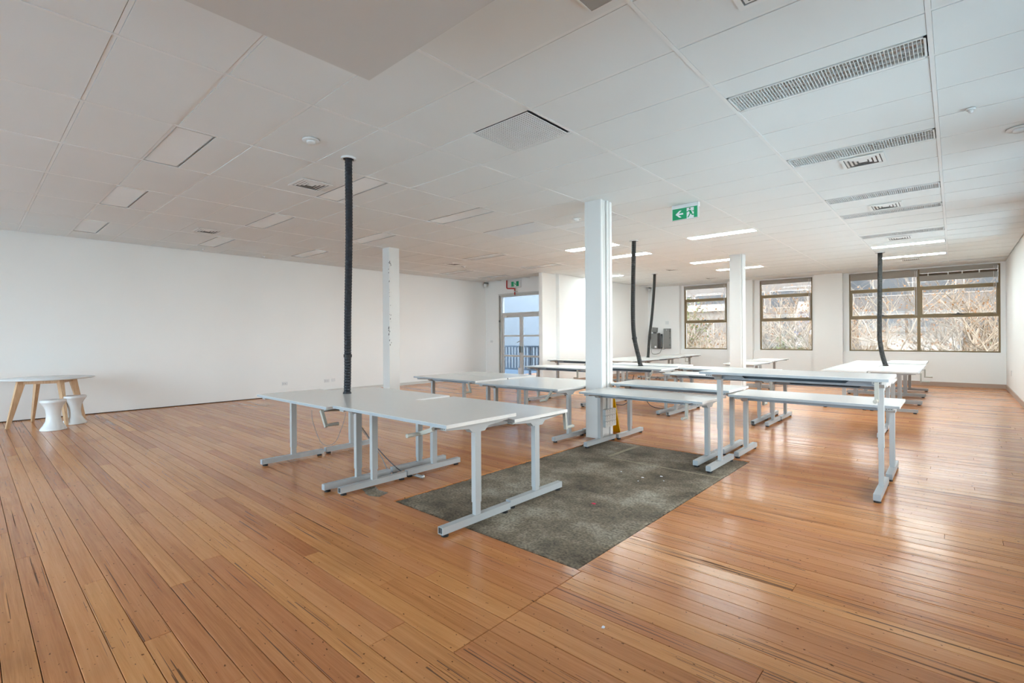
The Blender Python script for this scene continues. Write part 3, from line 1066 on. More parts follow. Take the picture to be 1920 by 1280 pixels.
# yellow A-frame sign behind the column
t = thing('floor_sign', (-3.625, 6.06, 0), 'yellow folding floor sign standing behind the central column', 'floor sign')
MB().prism([(-0.12, 0.0), (0.12, 0.0), (0.085, 0.60), (-0.085, 0.60)], 'y', -0.006, 0.006).build('panel', 'yellow_plastic', t).rotation_euler = (math.radians(-11), 0, 0)
o = MB().prism([(-0.12, 0.0), (0.12, 0.0), (0.085, 0.60), (-0.085, 0.60)], 'y', -0.006, 0.006).build('panel', 'yellow_plastic', t)
o.rotation_euler = (math.radians(11), 0, 0)
o.location = (0, 0.0, 0)
t.children[0].location = (0, -0.0, 0)
t.children[0].location = (0, 0.0, 0.0)
for ch, s in zip(t.children, (-1, 1)):
    ch.location = (0, s * 0.115, 0)
    ch.rotation_euler = (math.radians(11 * s), 0, 0)
MB().box(-0.085, 0.085, -0.014, 0.014, 0.575, 0.605).build('hinge', 'yellow_plastic', t)


# ------------------------------------------------------------------ desks
def desk_parts():
    P = {}
    P['tabletop'] = MB().plank(-0.75, 0.75, -0.35, 0.35, -0.025, 0.0, 0.002).mesh('tabletop', 'laminate')
    m = MB()
    e = 0.0006
    m.box(-0.75, 0.75, -0.35 - e, -0.35, -0.0245, -0.0022).box(-0.75, 0.75, 0.35, 0.35 + e, -0.0245, -0.0022)
    P['edge_band'] = m.mesh('edge_band', 'laminate_edge')
    prof = [(-0.31, -0.025), (0.31, -0.025), (0.31, -0.048), (0.095, -0.066), (0.06, -0.098), (-0.06, -0.098), (-0.095, -0.066), (-0.31, -0.048)]
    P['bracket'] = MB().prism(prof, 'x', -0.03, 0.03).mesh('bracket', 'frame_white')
    P['end_plate'] = MB().box(-0.032, 0.032, -0.313, -0.309, -0.050, -0.026).mesh('end_plate', 'frame_white')
    m = MB()
    for q in (-0.018, 0.0, 0.018):
        m.tube([(q, -0.3145, -0.038), (q, -0.313, -0.038)], 0.0042, 8)
    P['bolt_heads'] = m.mesh('bolt_heads', 'device_dark')
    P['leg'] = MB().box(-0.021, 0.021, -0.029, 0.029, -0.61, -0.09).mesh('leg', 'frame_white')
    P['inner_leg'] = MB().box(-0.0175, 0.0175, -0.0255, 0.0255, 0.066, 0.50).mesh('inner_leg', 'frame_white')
    m = MB()
    # hollow square foot tube
    t, a, l = 0.004, 0.025, 0.34
    for x0, x1, z0, z1 in ((-a, -a + t, 0.02, 0.07), (a - t, a, 0.02, 0.07), (-a + t, a - t, 0.02, 0.02 + t), (-a + t, a - t, 0.07 - t, 0.07)):
        m.box(x0, x1, -l, l, z0, z1)
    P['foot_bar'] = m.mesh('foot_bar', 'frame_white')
    P['end_cap'] = MB().box(-0.025, 0.025, -0.003, 0.003, 0.0205, 0.0695).mesh('end_cap', 'laminate_edge')
    P['tube_shade'] = MB().box(-0.021, 0.021, -0.002, 0.002, 0.024, 0.066).mesh('tube_shade', 'device_dark')  # dark plate standing in for the unlit inside of the open tube
    P['levelling_pad'] = MB().lathe([(0.026, 0.0), (0.026, 0.011), (0.014, 0.02)], 0, 0, 14).mesh('levelling_pad', 'black_rubber', False)
    # crossbeam with long trapezoid slot on the user side
    m = MB()
    x = 0.65
    z0, z1, y0, y1 = -0.090, -0.027, -0.035, -0.030
    m.prism([(-x, z0), (x, z0), (x, z0 + 0.016), (-x, z0 + 0.016)], 'y', y0, y1)
    m.prism([(-x, z1 - 0.010), (x, z1 - 0.010), (x, z1), (-x, z1)], 'y', y0, y1)
    m.prism([(-x, z0 + 0.016), (-0.42, z0 + 0.016), (-0.46, z1 - 0.010), (-x, z1 - 0.010)], 'y', y0, y1)
    m.prism([(0.42, z0 + 0.016), (x, z0 + 0.016), (x, z1 - 0.010), (0.46, z1 - 0.010)], 'y', y0, y1)
    m.box(-x, x, -0.030, 0.035, z0, z0 + 0.004)
    m.box(-x, x, 0.030, 0.035, z0 + 0.004, z1)
    P['crossbeam'] = m.mesh('crossbeam', 'beam_grey')
    P['slot_lining'] = MB().box(-0.60, 0.60, 0.026, 0.0295, z0 + 0.005, z1 - 0.001).mesh('slot_lining', 'slot_dark')
    # crank: shaft, arm, grip
    P['crank_shaft'] = MB().tube([(0, -0.03, 0), (0, -0.37, 0)], 0.006, 8).mesh('crank_shaft', 'metal_steel')
    P['crank_arm'] = MB().box(-0.014, 0.014, -0.012, 0.012, -0.145, 0.014).mesh('crank_arm', 'crank_grey')
    P['crank_grip'] = MB().tube([(0, -0.006, 0), (0, -0.115, 0)], [0.012, 0.015], 10).mesh('crank_grip', 'crank_grey')
    return P


DP = desk_parts()
desks = {}


def desk(key, cx, cy, z, label, rz=0.0, crank=None, cap='cap', group='white height adjustable workbenches', name='workbench', sag=0.0):
    t = thing(name, (cx, cy, 0), label, 'workbench', group, rz)
    top = link('tabletop', DP['tabletop'], t, (0, 0, z))
    link('edge_band', DP['edge_band'], top)
    for s in (-1, 1):
        b = link('bracket', DP['bracket'], t, (s * 0.669, 0, z))
        for q in (0, 1):
            e = link('end_plate', DP['end_plate'], b)
            h = link('bolt_heads', DP['bolt_heads'], b)
            e.rotation_euler = h.rotation_euler = (0, 0, math.pi * q)
        link('leg', DP['leg'], t, (s * 0.669, 0, z))
        link('inner_leg', DP['inner_leg'], t, (s * 0.669, 0, 0))
        fb = link('foot_bar', DP['foot_bar'], t, (s * 0.669, 0, 0))
        for q in (-1, 1):
            if cap == 'open' and q == -1:
                link('tube_shade', DP['tube_shade'], fb, (0, -0.328, 0))
            else:
                link('end_cap', DP['end_cap'], fb, (0, q * 0.338, 0))
            link('levelling_pad', DP['levelling_pad'], fb, (0, q * 0.30, 0))
    cb = link('crossbeam', DP['crossbeam'], t, (0, 0, z))
    link('slot_lining', DP['slot_lining'], cb)
    if crank:
        x, ang, gd = crank
        cs = link('crank', DP['crank_shaft'], t, (x, 0, z - 0.04))
        ar = link('crank_arm', DP['crank_arm'], cs, (0, -0.375, 0))
        ar.rotation_euler = (0, math.radians(ang), 0)
        gr = link('crank_grip', DP['crank_grip'], cs, (-0.13 * math.sin(math.radians(ang)), -0.375, -0.13 * math.cos(math.radians(ang))))
        gr.rotation_euler = (0, 0, 0 if gd < 0 else math.pi)
    desks[key] = t
    return t


PI = math.pi
# near cluster
desk('A1', -3.255, 2.485, 0.768, 'nearest white workbench, front right of the left foreground cluster, open tube feet', crank=(0.63, 72, -1), cap='open')
desk('A2', -3.285, 3.20, 0.712, 'white workbench behind the nearest one, its right feet on bare concrete', rz=PI, crank=(-0.70, 5, -1))
desk('A3', -4.785, 2.44, 0.756, 'white workbench at far left of the foreground cluster with bent crank in front', crank=(0.72, -32, 1))
desk('A4', -4.815, 3.165, 0.722, 'white workbench at back left of the foreground cluster behind the black hose', rz=PI)
# second cluster left of the central column
desk('B1', -4.475, 5.36, 0.685, 'white workbench touching the left side of the central column, crank at right', crank=(0.66, 38, -1))
desk('B2', -4.50, 6.09, 0.68, 'white workbench behind the one at the left of the central column', rz=PI)
desk('B3', -6.035, 5.42, 0.70, 'white workbench at left end of the row before the double door, crank hanging', crank=(0.63, -18, -1))
desk('B4', -6.04, 6.15, 0.70, 'white workbench at back left of the row before the double door', rz=PI)
# right of the column
desk('T3', -2.655, 5.36, 0.680, 'white workbench right of the central column, front legs on the concrete', crank=(0.60, 2, -1))
desk('T4', -2.625, 6.065, 0.735, 'white workbench behind the one right of the central column, yellow sign beyond', rz=PI)
desk('T1', -1.135, 5.225, 1.0, 'tallest workbench, raised to bar height at right, crank hanging down', crank=(0.675, 0, -1))
desk('T2', -1.12, 6.02, 0.700, 'low workbench directly behind the tallest raised one', rz=PI, crank=(0.58, 0, -1))
# third row
desk('C1', -5.985, 8.25, 0.735, 'white workbench in third row in front of the glass doors, left of column', crank=(0.60, 0, -1), cap='open')
desk('C1b', -5.985, 8.95, 0.70, 'white workbench back to back behind the third row bench before the glass doors', rz=PI)
desk('C2', -4.455, 8.27, 0.787, 'white workbench the curved grey hose comes down behind, third row', crank=(0.60, 28, -1))
desk('C2b', -4.47, 8.98, 0.80, 'white workbench behind the curved grey hose, third row back', rz=PI)
desk('E1', -2.925, 8.25, 0.722, 'white workbench just left of the tallest bench, third row, slot visible', cap='open')
desk('E1b', -2.93, 8.96, 0.775, 'white workbench in third row back, glimpsed beyond left end of tallest bench', rz=PI)
desk('E3', -1.396, 8.26, 0.70, 'white workbench seen only as legs beneath the tallest bench, front', crank=(-0.60, 0, -1))
desk('E3b', -1.39, 8.97, 0.69, 'white workbench seen only as legs beneath the tallest bench, back', rz=PI)
desk('D1', -7.59, 11.10, 0.718, 'far white workbench in front of the pale wall right of the doors', crank=(0.55, 40, -1))
# far benches turned sideways
for key, cx, cy, z, lab in (
        ('H1', -6.60, 12.45, 0.70, 'far sideways workbench with white crank near the straight grey hose, front right'),
        ('H2', -6.60, 13.98, 0.705, 'far sideways workbench right of the straight grey hose foot'),
        ('H3', -6.58, 15.52, 0.725, 'farthest workbench under the wall mounted grey boxes'),
        ('H4', -7.32, 12.45, 0.70, 'far sideways workbench left of the straight grey hose, front left'),
        ('H5', -7.32, 13.98, 0.70, 'far sideways workbench left of the straight grey hose, back left'),
        ('G1', -3.76, 12.86, 0.685, 'sideways workbench behind the far right column, nearer one'),
        ('G2', -3.78, 14.62, 0.70, 'sideways workbench under the middle narrow window, farther one'),
        ('F1', -0.80, 11.50, 0.715, 'sideways workbench at front right of the cluster by the wide window'),
        ('F2', -0.80, 13.01, 0.700, 'sideways workbench in middle right of the cluster by the wide window'),
        ('F5', -0.80, 14.53, 0.727, 'sideways workbench at back right, closest to the wide window'),
        ('F3', -1.51, 11.50, 0.700, 'sideways workbench at front left of the cluster by the wide window'),
        ('F4', -1.51, 13.01, 0.700, 'sideways workbench in middle left of the cluster by the wide window'),
        ('F6', -1.51, 14.53, 0.700, 'sideways workbench at back left of the cluster by the wide window')):
    right = cx in (-6.60, -6.58, -0.80, -3.76, -3.78)
    desk(key, cx, cy, z, lab, rz=(PI / 2 if right else -PI / 2), crank=((-0.55, 0, -1) if key in ('H1', 'H3', 'F1', 'F2') else None))


# ------------------------------------------------------------------ hoses
def spline(pts, n):
    P = [Vector(p) for p in pts]
    P = [P[0] * 2 - P[1]] + P + [P[-1] * 2 - P[-2]]
    out = []
    for i in range(1, len(P) - 2):
        for k in range(n):
            t = k / n
            a, b, c, d = P[i - 1], P[i], P[i + 1], P[i + 2]
            out.append(0.5 * ((2 * b) + (c - a) * t + (2 * a - 5 * b + 4 * c - d) * t * t + (3 * b - a - 3 * c + d) * t ** 3))
    out.append(P[-2])
    return out


def hose(pts, r, material, label, pitch, collar=None, ring=True):
    p0 = Vector(pts[0])
    t = thing('extraction_hose', p0, label, 'hose', 'ceiling hoses')
    C = spline([Vector(p) - p0 for p in pts], 24)
    # resample evenly
    D = [0.0]
    for i in range(1, len(C)):
        D.append(D[-1] + (C[i] - C[i - 1]).length)
    n = int(D[-1] / pitch) * 2
    path, rad = [], []
    k = 0
    for i in range(n + 1):
        d = D[-1] * i / n
        while k < len(D) - 2 and D[k + 1] < d:
            k += 1
        w = (d - D[k]) / max(1e-6, D[k + 1] - D[k])
        path.append(C[k].lerp(C[k + 1], w))
        rad.append(r if i % 2 else r * 0.90)
    MB().tube(path, rad, 14).build('corrugated_tube', material, t, False)
    m = MB()
    for q in range(28):
        a0, a1 = 2 * PI * q / 28, 2 * PI * (q + 1) / 28
        for (ra, rb) in ((r * 1.45, r * 1.95),):
            n0 = len(m.v)
            for z in (-0.016, 0.0):
                m.v += [(ra * math.cos(a0), ra * math.sin(a0), z), (rb * math.cos(a0), rb * math.sin(a0), z), (rb * math.cos(a1), rb * math.sin(a1), z), (ra * math.cos(a1), ra * math.sin(a1), z)]
            m.f += [(n0, n0 + 1, n0 + 2, n0 + 3), (n0 + 1, n0 + 5, n0 + 6, n0 + 2), (n0, n0 + 4, n0 + 7, n0 + 3)]
    m.build('ceiling_ring', 'plastic_white', t)
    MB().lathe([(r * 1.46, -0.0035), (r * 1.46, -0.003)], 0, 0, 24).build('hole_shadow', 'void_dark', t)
    MB().tube([path[-2], path[-1]], [r * 1.05, r * 1.22], 14).build('foot_flange', 'black_rubber', t)
    if collar:
        i = int(len(path) * collar)
        MB().tube([path[i - 1], path[i], path[i + 1]], [r * 1.12, r * 1.15, r * 1.12], 14).build('clamp_band', 'black_rubber', t)
    return t


hose([(-4.516, 2.591, ZC), (-4.61, 2.645, 2.4), (-4.74, 2.70, 1.55), (-4.80, 2.73, 1.05), (-4.845, 2.748, 0.757)], 0.0375, 'hose_black',
     'thick black corrugated hose dropping from the ceiling onto the foreground benches', 0.03, 0.83)
hose([(-4.497, 8.476, ZC), (-4.535, 8.505, 2.264), (-4.555, 8.534, 1.657), (-4.55, 8.563, 1.352), (-4.511, 8.592, 1.097), (-4.471, 8.605, 0.924), (-4.425, 8.57, 0.788)], 0.042, 'hose_grey',
     'dark grey ceiling hose that curves right at its foot, right of central column', 0.035, 0.77)
hose([(-6.449, 13.39, ZC), (-6.538, 13.518, 2.677), (-6.663, 13.645, 1.982), (-6.807, 13.773, 1.35), (-6.90, 13.85, 0.706)], 0.042, 'hose_grey',
     'thin dark grey hose slanting down left before the leftmost window', 0.035)
hose([(-1.201, 13.44, ZC), (-1.201, 13.332, 2.134), (-1.199, 13.224, 1.494), (-1.182, 13.116, 1.207), (-1.137, 13.008, 0.948), (-1.07, 12.90, 0.701)], 0.045, 'hose_grey',
     'dark hose hanging in front of the wide window, bent at the bottom', 0.035)


# ------------------------------------------------------------------ cables and small floor things
def cable(name, pts, r, material, label, cat='cable', smooth=12):
    P = spline(pts, smooth)
    o = MB().tube(P, r, 6).build(name, material, None, True)
    return tag(o, label, cat)


cable('cable', [(-4.90, 2.80, 0.62), (-4.75, 2.82, 0.45), (-4.42, 2.84, 0.22), (-4.10, 2.86, 0.06), (-3.94, 2.90, 0.012)], 0.005, 'device_dark', 'black cable hanging under the foreground benches below the hose')
cable('cable', [(-4.86, 2.78, 0.62), (-4.70, 2.80, 0.42), (-4.34, 2.80, 0.20), (-4.13, 2.79, 0.02), (-4.02, 2.79, 0.008)], 0.004, 'device_grey', 'grey cable next to the black one under the foreground benches')
cable('cable', [(-4.36, 2.12, 0.70), (-4.30, 2.10, 0.60), (-4.10, 2.08, 0.44), (-3.92, 2.10, 0.46), (-3.86, 2.14, 0.60), (-3.90, 2.2, 0.71)], 0.0018, 'device_grey', 'thin wire loop dangling beside the bent crank')
cable('cable', [(-5.4, 8.62, 0.008), (-5.0, 8.60, 0.008), (-4.8, 8.62, 0.02), (-4.69, 8.63, 0.15), (-4.63, 8.63, 0.45), (-4.60, 8.63, 0.60)], 0.007, 'device_dark', 'dark cable rising to the bench with the curved hose, left of hose')
cable('cable', [(-4.45, 8.63, 0.60), (-4.40, 8.62, 0.30), (-4.25, 8.6, 0.06), (-4.0, 8.62, 0.008), (-3.70, 8.62, 0.008)], 0.007, 'device_dark', 'dark cable trailing right over the floor below the curved hose')
t = thing('plug_coil', (-3.90, 2.93, 0), 'bundle of grey cable with metal plug on the floor under foreground bench', 'plug')
pp = [(0.10 * k / 40 + 0.012 * math.cos(k * 0.9), 0.014 * math.sin(k * 0.9), 0.016 + 0.008 * math.sin(k * 0.9 + 1)) for k in range(41)]
MB().tube(pp, 0.005, 6).build('coiled_cable', 'metal_steel', t, True)
MB().sphere((0.115, 0.0, 0.020), 0.020, 10, 6).build('plug_head', 'metal_steel', t, True)
MB().tube([(-0.10, 0.01, 0.006), (-0.04, 0.0, 0.006), (0.0, 0.0, 0.014)], 0.005, 6).build('tail', 'metal_steel', t, True)

scraps = [(-2.222, 4.335, 0.014, 'white paper scrap on the concrete, left of a group'), (-2.479, 4.385, 0.010, 'small white paper scrap on concrete towards the central column'),
          (-2.104, 4.485, 0.014, 'white paper scrap on the concrete, right of a group'), (-2.20, 4.20, 0.010, 'white paper scrap on the concrete, nearest of a group'),
          (-2.02, 4.36, 0.008, 'tiny white paper scrap right of the group on concrete'), (-1.22, 1.98, 0.010, 'white paper scrap on timber right of the concrete')]
for i, (x, y, s, lab) in enumerate(scraps):
    r2 = random.Random(i)
    m = MB()
    pts = [(s * r2.uniform(0.5, 1.2) * math.cos(a), s * r2.uniform(0.5, 1.2) * math.sin(a)) for a in (0, 1.1, 2.2, 3.3, 4.5, 5.4)]
    m.prism(pts, 'z', 0.0, 0.003)
    o = m.build('paper_scrap', 'paper', None)
    o.location = (x, y, 0.0002)
    tag(o, lab, 'paper scrap', 'scraps on the floor')
o = MB().prism([(-0.016, -0.008), (0.014, -0.011), (0.018, 0.006), (-0.004, 0.013)], 'z', 0, 0.004).build('red_scrap', 'red_scrap')
o.location = (-2.175, 3.399, 0.0)
tag(o, 'bright red scrap lying on the bare concrete', 'scrap')

# ------------------------------------------------------------------ round table and stools on the left
t = thing('round_table', (-10.87, 0.91, 0), 'round white table on splayed oak legs by the left wall', 'table')
MB().lathe([(0.02, 0.722), (0.56, 0.722), (0.585, 0.733), (0.582, 0.74), (0.02, 0.742)], 0, 0, 56).build('tabletop', 'plastic_white', t, True)
feet = [(0.17, -0.47), (-0.474, -0.15), (0.447, 0.175), (-0.155, 0.46)]
tops = []
for (fx, fy) in feet:
    k = 0.66
    tops.append((fx * k, fy * k))
for (fx, fy), (tx, ty) in zip(feet, tops):
    m = MB()
    d = Vector((fx, fy)).normalized()
    n = Vector((-d.y, d.x))
    for (px, py, z, a, b) in ((fx, fy, 0.0, 0.016, 0.022), (tx, ty, 0.722, 0.028, 0.05)):
        for s1, s2 in ((-1, -1), (1, -1), (1, 1), (-1, 1)):
            m.v.append((px + n.x * a * s1 + d.x * b * s2, py + n.y * a * s1 + d.y * b * s2, z))
    m.f += [(0, 1, 2, 3), (4, 5, 6, 7)] + [(i, (i + 1) % 4, 4 + (i + 1) % 4, 4 + i) for i in range(4)]
    m.build('leg', 'oak', t)
for i, jn in ((0, 2), (2, 3), (3, 1), (1, 0)):
    a, b = Vector(tops[i]), Vector(tops[jn])
    d = (b - a).normalized()
    n = Vector((-d.y, d.x)) * 0.014
    m = MB()
    for z in (0.66, 0.72):
        for q in (a + n, b + n, b - n, a - n):
            m.v.append((q.x, q.y, z))
    m.f += [(0, 1, 2, 3), (4, 5, 6, 7)] + [(k, (k + 1) % 4, 4 + (k + 1) % 4, 4 + k) for k in range(4)]
    m.build('apron_rail', 'oak', t)
sp = [(0.155, 0.0), (0.157, 0.012), (0.150, 0.028), (0.118, 0.075), (0.092, 0.13), (0.083, 0.20), (0.083, 0.235), (0.092, 0.30), (0.112, 0.355), (0.138, 0.40), (0.150, 0.415), (0.154, 0.425), (0.154, 0.434)]
for (x, y, lab) in ((-10.065, 0.90, 'white hourglass stool in front of the round table legs'), (-10.54, 1.19, 'white hourglass stool behind the table leg, farther from camera')):
    t = thing('hourglass_stool', (x, y, 0), lab, 'stool', 'white hourglass stools')
    MB().lathe(sp, 0, 0, 40).build('body', 'plastic_white', t, True)
    MB().lathe([(0.150, 0.434), (0.152, 0.442), (0.147, 0.449), (0.02, 0.450)], 0, 0, 40).build('seat_lid', 'plastic_white', t, True)

# ------------------------------------------------------------------ signs, pipe, outlets, wall boxes
t = thing('exit_sign', (-2.735, 6.603, ZC), 'hanging green exit sign with white left arrow and running figure', 'exit sign')
MB().box(-0.185, 0.185, 0.0, 0.06, -0.06, 0.0).build('housing', 'plastic_white', t)
MB().box(-0.185, 0.185, 0.002, 0.022, -0.212, -0.06).build('backing', 'plastic_white', t)
gp = MB().box(-0.178, 0.178, -0.003, 0.002, -0.207, -0.052).build('sign_face', 'sign_green', t)
MB().box(-0.178, -0.174, -0.004, 0.001, -0.207, -0.052).box(0.174, 0.178, -0.004, 0.001, -0.207, -0.052).box(-0.174, 0.174, -0.004, 0.001, -0.207, -0.204).build('rim', 'sign_white', t)
MB().prism([(0.028, -0.204), (0.125, -0.204), (0.125, -0.062), (0.028, -0.062)], 'y', -0.0045, -0.003).build('white_field', 'sign_white', gp)
MB().prism([(-0.13, -0.130), (-0.075, -0.083), (-0.045, -0.083), (-0.085, -0.119), (-0.022, -0.119), (-0.022, -0.141), (-0.085, -0.141), (-0.045, -0.177), (-0.075, -0.177)], 'y', -0.0045, -0.003).build('arrow', 'sign_white', gp)


def figure(parent, ox, oz, s, y0, y1, material):
    m = MB()
    m.prism([(ox + s * x, oz + s * z) for x, z in ((-0.10, 0.28), (0.12, 0.24), (0.22, 0.02), (0.10, -0.10), (-0.06, 0.0))], 'y', y0, y1)          # torso
    m.prism([(ox + s * x, oz + s * z) for x, z in ((0.0, -0.02), (0.14, -0.08), (-0.02, -0.30), (-0.16, -0.52), (-0.30, -0.52), (-0.24, -0.44), (-0.14, -0.30))], 'y', y0, y1)  # leg
    m.prism([(ox + s * x, oz + s * z) for x, z in ((0.10, -0.10), (0.22, 0.02), (0.30, -0.22), (0.56, -0.22), (0.56, -0.32), (0.22, -0.34))], 'y', y0, y1)
    m.prism([(ox + s * x, oz + s * z) for x, z in ((-0.10, 0.28), (-0.06, 0.18), (-0.24, 0.06), (-0.38, 0.06), (-0.38, 0.14), (-0.26, 0.16))], 'y', y0, y1)
    m.prism([(ox + s * x, oz + s * z) for x, z in ((0.10, 0.25), (0.20, 0.20), (0.34, 0.02), (0.46, 0.10), (0.42, 0.17), (0.34, 0.14))], 'y', y0, y1)
    fo = m.build('running_figure', material, parent)
    hd = MB()
    k = 12
    hd.prism([(ox + s * (0.0 + 0.10 * math.cos(2 * PI * i / k)), oz + s * (0.42 + 0.10 * math.sin(2 * PI * i / k))) for i in range(k)], 'y', y0, y1)
    hd.build('figure_head', 'device_grey' if material == 'sign_green' else material, parent)


figure(gp, 0.072, -0.128, 0.125, -0.006, -0.0045, 'sign_green')

t = thing('exit_sign', (-10.245, YD, 3.02), 'small green exit sign in white box above the double door', 'exit sign')
MB().box(-0.215, 0.215, -0.06, 0.0, -0.125, 0.105).build('housing', 'plastic_white', t)
gp = MB().box(-0.155, 0.155, -0.063, -0.06, -0.085, 0.07).build('sign_face', 'sign_green', t)
MB().box(-0.045, 0.05, -0.065, -0.063, -0.083, 0.068).build('white_field', 'sign_white', gp)
figure(gp, -0.005, -0.005, 0.12, -0.067, -0.065, 'sign_green')

pipe = [(-10.585, YD - 0.07, 3.15), (-10.585, YD - 0.07, 2.93), (-10.575, YD - 0.07, 2.90), (-10.545, YD - 0.07, 2.888), (-10.29, YD - 0.07, 2.872), (-10.258, YD - 0.07, 2.862), (-10.247, YD - 0.07, 2.835), (-10.247, YD - 0.07, 2.67)]
t = thing('sprinkler_pipe', (0, 0, 0), 'red sprinkler pipe bending down over the double door', 'pipe')
MB().tube(pipe, 0.021, 12).build('pipe', 'pipe_red', t, True)
MB().tube([(-10.247, YD - 0.07, 2.79), (-10.247, YD - 0.07, 2.755)], 0.027, 12).tube([(-10.247, YD - 0.07, 2.775), (-10.15, YD - 0.03, 2.765)], 0.010, 8).build('clamp', 'metal_steel', t)
MB().tube([(-10.247, YD - 0.07, 2.67), (-10.247, YD - 0.07, 2.63)], [0.012, 0.02], 10).build('sprinkler_head', 'metal_steel', t)


def wall_plate(x, y, z, w, h, axis, label, holes=True, dark=False):
    t = thing('wall_outlet', (x, y, z), label, 'wall outlet')
    if axis == 'x':
        MB().box(0, 0.012, -w / 2, w / 2, -h / 2, h / 2).build('plate', 'plastic_white', t)
        if holes:
            m = MB()
            for q in (-0.3, 0.05):
                m.box(0.012, 0.0125, q * w - 0.008, q * w - 0.004, -0.012, 0.010).box(0.012, 0.0125, q * w + 0.006, q * w + 0.010, -0.012, 0.010)
            m.build('socket_slots', 'device_grey' if not dark else 'base_wood', t)
    else:
        MB().box(-w / 2, w / 2, -0.012, 0, -h / 2, h / 2).build('plate', 'plastic_white', t)
        if holes:
            MB().box(-0.012, 0.012, -0.014, -0.012, -0.02, 0.02).build('rocker', 'outlet_grey', t)


wall_plate(XL, 5.00, 0.294, 0.125, 0.075, 'x', 'white double outlet low on the left wall, nearer of two')
wall_plate(XL, 6.03, 0.288, 0.13, 0.078, 'x', 'low outlet with dark sockets on the left wall beside the hose', True, True)
wall_plate(XL, 6.205, 0.296, 0.09, 0.075, 'x', 'plain white plate low on the left wall next to the outlet', False)
wall_plate(-11.336, YD, 1.204, 0.10, 0.075, 'y', 'white light switch on the wall left of the double door')
wall_plate(XR - 0.012, 15.6, 0.47, 0.08, 0.12, 'x', 'small white outlet low on the right wall by the wide window', False)
wall_plate(-7.75, YW - 0.09, 1.83, 0.12, 0.12, 'y', 'white switch plate between the grey cabinet and leftmost window')

YP = YW - 0.09
t = thing('wall_speaker', (-8.17, YP, 0.9), 'grey box with white sticker on the wall by the left window corner', 'wall box')
MB().box(-0.135, 0.115, -0.16, 0.0, 0.0, 0.545).build('cabinet', 'device_grey', t)
MB().box(0.015, 0.085, -0.163, -0.16, 0.02, 0.09).build('sticker', 'sign_white', t)
MB().box(0.117, 0.165, -0.14, -0.01, 0.0, 0.56).build('side_panel', 'device_dark', t)
t = thing('wall_box', (-7.97, YP, 0.9), 'narrow dark box beside the grey stickered box on window wall', 'wall box')
MB().box(-0.02, 0.045, -0.12, 0.0, 0.0, 0.52).build('cabinet', 'device_dark', t)
MB().box(0.045, 0.055, -0.11, -0.01, 0.04, 0.46).build('cover', 'device_grey', t)
t = thing('phone_unit', (-8.20, YP - 0.05, 1.447), 'small dark phone unit on top of the grey wall box', 'phone')
o = MB().box(-0.09, 0.09, -0.07, 0.03, 0.05, 0.22).build('body', 'device_grey', t)
o.rotation_euler = (0, math.radians(6), 0)
MB().box(-0.05, 0.06, -0.05, 0.03, 0.0, 0.06).build('stand', 'device_dark', t)
MB().box(-0.12, -0.04, -0.06, 0.02, 0.0, 0.03).build('base_clip', 'sign_white', t)
t = thing('electrical_cabinet', (-7.72, YP, 0.9), 'tall grey electrical cabinet on the wall left of the windows', 'wall box')
MB().box(-0.12, 0.12, -0.10, 0.0, 0.0, 0.72).build('cabinet', 'device_grey', t)
MB().box(-0.112, 0.112, -0.106, -0.10, 0.01, 0.71).build('door', 'device_grey', t)
MB().box(-0.012, 0.012, -0.110, -0.106, 0.655, 0.675).build('lock', 'sign_white', t)
for z in (0.1, 0.36, 0.6):
    MB().box(0.112, 0.124, -0.112, -0.09, z, z + 0.05).build('hinge', 'device_dark', t)
cable('cable', [(-8.35, YP - 0.02, 0.88), (-8.33, YP - 0.03, 0.72), (-8.2, YP - 0.03, 0.68), (-8.02, YP - 0.03, 0.74), (-7.95, YP - 0.03, 0.9)], 0.008, 'device_grey', 'grey cable loop below the wall boxes in the corner')
cable('cable', [(-8.30, YP - 0.02, 0.89), (-8.0, YP - 0.02, 0.885), (-7.85, YP - 0.03, 0.87), (-7.75, YP - 0.09, 0.93)], 0.006, 'device_grey', 'grey cable joining the stickered box to the tall cabinet')

# ------------------------------------------------------------------ outside
GZ = -3.6
struct('bounce_slab', MB().box(XR + 0.2, XR + 7.0, -11, 15.0, -0.75, -0.45).box(XL - 2, XR + 0.2, -11, YB - 0.2, -0.75, -0.45), 'bounce_pale')  # unseen slab added outside right and rear windows to bounce light upward
struct('ground', MB().box(-90, 90, -90, 120, GZ - 0.2, GZ), 'ground_tan')


